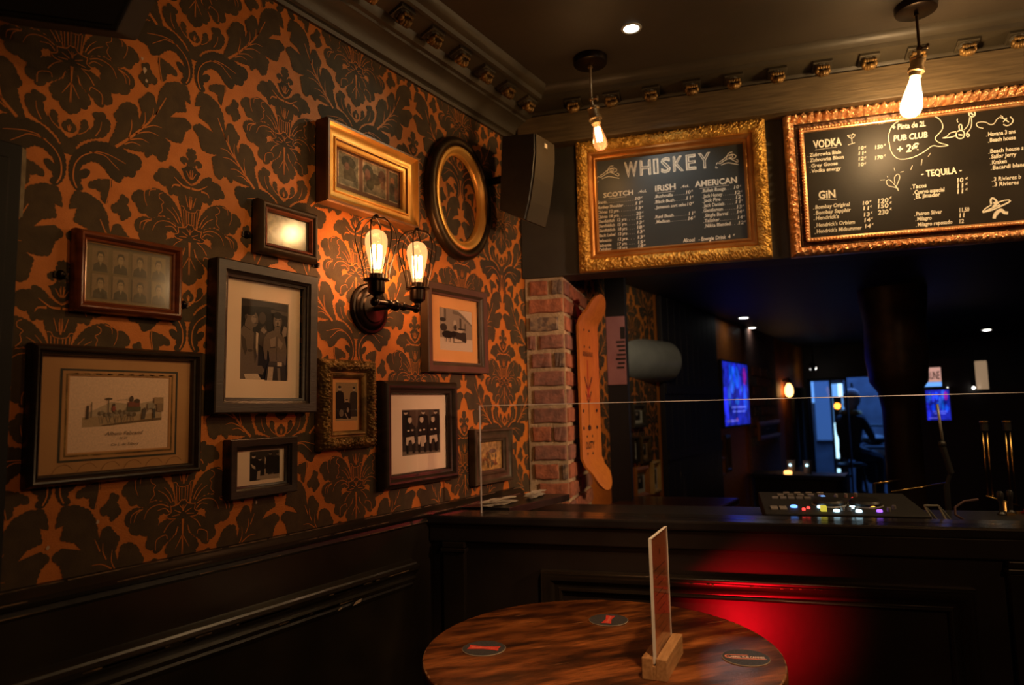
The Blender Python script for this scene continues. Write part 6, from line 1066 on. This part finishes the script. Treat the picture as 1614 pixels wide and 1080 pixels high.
m = MB(); m.lathe([(0.0, 0.0), (0.036, 0.0), (0.038, 0.01), (0.038, 0.20), (0.036, 0.21), (0, 0.21)], 20, T_(1.633, 6.12, 1.6205)); tag(m.build('drum_lamp', M['tan_lit'], smooth=40), 'pale tan lit drum standing on the partition at the right', 'lamp')
for x, lab in ((1.415, 'tiny white lamp beside the lit sign'), (1.575, 'tiny white lamp left of the tan lit drum')):
    m = MB(); m.ball((0, 0, 0), 0.010, 8, 6, T_(x, 6.06, 1.632)); tag(m.build('fairy_light', M['white_glow'], smooth=True), lab, 'light', 'tiny lamps on the partition')
# column
cl = bpy.data.objects.new('trim_column', None); C.objects.link(cl); cl['kind'] = 'structure'; cl.matrix_world = Matrix.Translation(Q(2.385, 4.0, 0)) @ BARZ
m = MB(); m.lathe([(0.15, 0.0), (0.15, 0.1), (0.10, 0.14), (0.095, 1.5), (0.11, 1.60), (0.15, 1.66), (0.155, 1.72)], 24); m.build('shaft', mat('brown_column', (0.045, 0.024, 0.012), 0.4, 0, (0.03, 0.016, 0.008), 5), cl, smooth=40)
m = MB(); m.lathe([(0.155, 1.72), (0.165, 1.8), (0.16, 2.0), (0.175, 2.12), (0.18, 2.199)], 24); m.build('capital', mat('brown_capital', (0.07, 0.036, 0.015), 0.45, 0, (0.03, 0.016, 0.008), 14, bump=0.4, bs=20), cl, smooth=40)
# far lamp, curtain, bright spot
fl = thing('rear_wall_lamp', 'small orange filament bulb lamp at the far end of the back room', 'wall lamp', (0.06, 7.35, 1.68))
m = MB(); m.lathe([(0.0, -0.07), (0.03, -0.055), (0.042, -0.02), (0.038, 0.03), (0.02, 0.06), (0.015, 0.08)], 16); m.build('bulb', M['lamp_glow'], fl, smooth=True)
m = MB(); m.tube([(-0.055, 0, 0.10), (0.0, 0, 0.12), (0, 0, 0.075)], 0.014, 8); m.lathe([(0.02, 0.07), (0.026, 0.08), (0.026, 0.11), (0.0, 0.115)], 12); m.build('bracket', M['dark_bronze'], fl)
cu = MB()
for k in range(24):
    y = 7.5+k*0.03; x = 0.05+0.018*math.sin(k*1.7); cu.v += [(x, y, 0.9), (x, y, 1.72), (x+0.012, y, 0.9), (x+0.012, y, 1.72)]
for k in range(23):
    a = 4*k; cu.f += [(a, a+4, a+5, a+1), (a+2, a+3, a+7, a+6)]; cu.c += [None]*2; cu.mi += [0]*2
tag(cu.build('hanging_cloth', M['curtain'], smooth=True), 'olive grey cloth hanging at the far left beside the street window', 'cloth')
ts = thing('track_spot', 'white track spotlight under the lintel of the street doorway', 'spotlight', (0.184, 8.1, 1.94))
m = MB(); m.lathe([(0.0, -0.03), (0.03, -0.03), (0.034, 0.05), (0.02, 0.07), (0.0, 0.072)], 16, Matrix.Rotation(R(60), 4, 'X')); m.tube([(0, 0.03, 0.04), (0, 0.03, 0.26)], 0.008, 8); m.build('housing', M['dark'], ts, smooth=40)
m = MB(); m.ball((0, 0, 0), 0.026, 12, 8, Matrix.Rotation(R(60), 4, 'X') @ T_(0, 0, -0.028), sc=(1.3, 1, .5)); m.build('lens', M['white_glow'], ts, smooth=True)
ceilspot(0.153, 5.244, 2.2, 0.046, 'nearer of the two close white spots in the back room ceiling', 'ceiling spots of the back room')
ceilspot(0.045, 5.974, 2.2, 0.042, 'farther of the two close white spots in the back room ceiling', 'ceiling spots of the back room')
ceilspot(1.768, 7.817, 2.2, 0.050, 'far right lone spot in the back room ceiling', 'ceiling spots of the back room')

# ------------------------------------------------------------------ DJ gear on the counter
dj = thing('dj_controller', 'dj controller with lit buttons on the counter behind the glass', 'dj controller', (0, 0, 0), TH)
DM = Matrix.Translation((1.665, 1.76, 1.1905)) @ Matrix.Rotation(R(5), 4, 'X')
m = MB(); m.box(-0.185, 0.245, 0.0, 0.30, 0.0, 0.042, DM); m.build('body', M['deck_grey'], dj, bevel=0.003)
m = MB(); m.box(-0.18, 0.24, 0.27, 0.298, -0.02, 0.0, DM); m.build('foot', M['deck_grey'], dj)
def parts(name, ml, lst, r=0.006, h=0.006, box=None):
    for x, y in lst:
        m = MB()
        if box: m.box(x-box[0], x+box[0], y-box[1], y+box[1], 0.0421, 0.0421+h, DM)
        else: m.lathe([(r, 0.0421), (r, 0.0421+h*0.7), (r*0.8, 0.0421+h), (0, 0.0421+h)], 12, DM @ T_(x, y, 0))
        m.build(name, M[ml], dj)
for x in (0.005, 0.105):
    m = MB(); m.lathe([(0.044, 0.0421), (0.044, 0.052), (0.038, 0.058), (0.0, 0.058)], 28, DM @ T_(x, 0.13, 0)); m.build('jog_wheel', M['plastic'], dj, smooth=40)
    m = MB(); m.lathe([(0.046, 0.0425), (0.0475, 0.046), (0.049, 0.0425)], 28, DM @ T_(x, 0.13, 0), cap=False); m.build('jog_ring', M['steel'], dj)
parts('pad_button', 'pad', [(-0.155, .055), (-0.155, .075), (-0.13, .055), (-0.13, .075)], box=(0.010, 0.008), h=0.004)
parts('key_button', 'pad', [(-0.14+0.024*i, .205) for i in range(5)]+[(-0.12+0.03*i, .245) for i in range(5)]+[(-0.10+0.034*i, .275) for i in range(4)], box=(0.009, 0.006), h=0.005)
parts('lit_button', 'led_blue', [(-0.098, .085)], r=0.010); parts('lit_button', 'led_white', [(-0.025, .085), (0.062, .085), (0.012, 0.04), (0.07, 0.038)], r=0.009)
parts('lit_button', 'led_orange', [(0.115, .095)], r=0.010); parts('lit_button', 'led_red', [(-0.075, .05), (0.085, .20), (-0.06, .07)], r=0.005); parts('lit_button', 'led_purple', [(0.125, .045)], r=0.008)
parts('fader_cap', 'led_yellow', [(-0.022, .045)], box=(0.008, 0.010), h=0.014)
parts('knob', 'pad', [(0.03+0.018*i, .05) for i in range(3)]+[(0.15, .05), (0.17, .08), (0.04, .22), (0.07, .23), (0.1, .24)], r=0.0055, h=0.012)
parts('screen_strip', 'led_blue', [(0.005, .215)], box=(0.006, 0.022), h=0.003)
# laptop stand, cables, brassware
ls = thing('laptop_stand', 'folding metal laptop stand beside the dj controller', 'laptop stand', (0, 0, 0), TH)
for u_ in (1.93, 1.965): m = MB(); m.tube([(u_, 1.80, 1.1935), (u_-0.018, 1.83, 1.252), (u_+0.03, 1.86, 1.1935)], 0.003, 8); m.build('leg', M['steel'], ls)
m = MB(); m.tube([(1.912, 1.83, 1.252), (1.947, 1.83, 1.252)], 0.003, 8); m.build('cross_bar', M['steel'], ls)
m = MB(); m.tube([BARZ @ Vector(p) for p in ((1.985, 1.80, 1.196), (2.02, 1.77, 1.20), (2.05, 1.76, 1.196), (2.08, 1.80, 1.196))], 0.005, 8); tag(m.build('green_cable', mat('green_cable', (0.25, 0.24, 0.04), 0.5), smooth=True), 'short yellow-green cable lying beside the laptop stand', 'cable')
m = MB(); m.tube([BARZ @ Vector(p) for p in smooth_line3([(2.10, 2.0, 1.196), (2.045, 1.98, 1.235), (2.02, 1.97, 1.215), (2.03, 1.96, 1.196), (2.06, 1.95, 1.196)])] if False else [BARZ @ Vector(p) for p in ((2.10, 2.0, 1.25), (2.06, 1.99, 1.245), (2.032, 1.98, 1.228), (2.028, 1.97, 1.208), (2.045, 1.96, 1.195))], 0.0035, 8); tag(m.build('dark_cable', mat('dull_red_cable', (0.12, 0.06, 0.06), 0.5), smooth=True), 'dull red cable looping up from the counter right of the controller', 'cable')
ba = thing('brass_bar_rail', 'two thin polished brass rods in a low rail behind the dj controller', 'rail', (0, 0, 0), TH)
m = MB(); m.tube([(1.955, 2.40, 1.222), (2.165, 2.50, 1.245)], 0.004, 10); m.build('rod', M['brass'], ba, smooth=True)
m = MB(); m.tube([(1.90, 2.40, 1.251), (1.995, 2.45, 1.260)], 0.004, 10); m.build('rod', M['brass'], ba, smooth=True)
m = MB(); m.tube([(2.165, 2.50, 1.245), (2.165, 2.50, 0.0)], 0.006, 8); m.tube([(1.90, 2.40, 1.251), (1.90, 2.40, 0.0)], 0.006, 8); m.build('post', M['dark'], ba)
ar = thing('microphone_arm', 'slim jointed microphone arm rising behind the counter right of the column', 'arm stand', (0, 0, 0), TH)
m = MB(); m.tube([(2.125, 2.4, 1.535), (2.133, 2.4, 1.388)], 0.0045, 10); m.build('upper_arm', M['steel'], ar, smooth=True)
m = MB(); m.tube([(2.128, 2.4, 1.395), (2.15, 2.4, 1.29)], 0.011, 10); m.ball((2.13, 2.4, 1.392), 0.014, 10, 8); m.build('joint', M['plastic'], ar, smooth=40)
m = MB(); m.tube([(2.15, 2.4, 1.295), (2.13, 2.4, 1.24), (2.13, 2.4, 0.9)], 0.007, 8); m.lathe([(0.05, 0.88), (0.05, 0.89), (0.0, 0.90)], 16, T_(2.13, 2.4, 0)); m.tube([(2.13, 2.4, 0.88), (2.13, 2.4, 0.0)], 0.012, 8); m.build('base', M['plastic'], ar, smooth=40)
bt = thing('brass_tap_column', 'pair of slim brass tap columns with black caps at the far right', 'beer tap', (0, 0, 0), TH)
for u_, z0 in ((2.298, 1.20), (2.370, 1.17)):
    m = MB(); m.tube([(u_-.007, 2.5, z0), (u_-.007, 2.5, 1.432)], 0.0028, 8); m.tube([(u_+.007, 2.5, z0), (u_+.007, 2.5, 1.432)], 0.0028, 8); m.build('column', M['brass'], bt, smooth=True)
    m = MB(); m.lathe([(0.010, 1.43), (0.013, 1.435), (0.013, 1.462), (0, 1.462)], 12, T_(u_, 2.5, 0)); m.build('cap', M['plastic'], bt); m = MB(); m.lathe([(0.014, 1.462), (0.015, 1.466), (0.014, 1.470), (0, 1.470)], 12, T_(u_, 2.5, 0)); m.build('top_ring', M['brass'], bt)
m = MB(); m.tube([(2.285, 2.5, 1.20), (2.385, 2.5, 1.165)], 0.0035, 8); m.tube([(2.34, 2.5, 1.18), (2.34, 2.5, 0.0)], 0.008, 8); m.build('base_rail', M['brass'], bt, smooth=True)
for u_, v_, lab in ((2.192, 2.10, 'short black tap lever left of the other on the counter at right'), (2.232, 2.14, 'short black tap lever nearer the red knob on the counter')):
    tt = thing('tap_lever', lab, 'lever', tuple(Q(u_, v_, 1.1905)), TH, group='black levers on the counter')
    m = MB(); m.lathe([(0.012, 0.0), (0.012, 0.004), (0.006, 0.01), (0.0055, 0.035), (0.009, 0.05), (0.010, 0.066), (0.006, 0.072), (0, 0.073)], 14); m.build('handle', M['plastic'], tt, smooth=40); m = MB(); m.box(0.012, 0.034, -0.006, 0.006, 0.0, 0.008); m.build('brass_foot', M['brass'], tt)
m = MB(); m.lathe([(0.0, 0), (0.014, 0), (0.016, 0.012), (0.012, 0.022), (0, 0.026)], 14, Matrix.Translation(Q(2.275, 2.12, 1.1905))); tag(m.build('red_knob', mat('red_plastic', (0.6, 0.03, 0.03), 0.4), smooth=40), 'red round knob on the counter at the far right edge', 'knob')
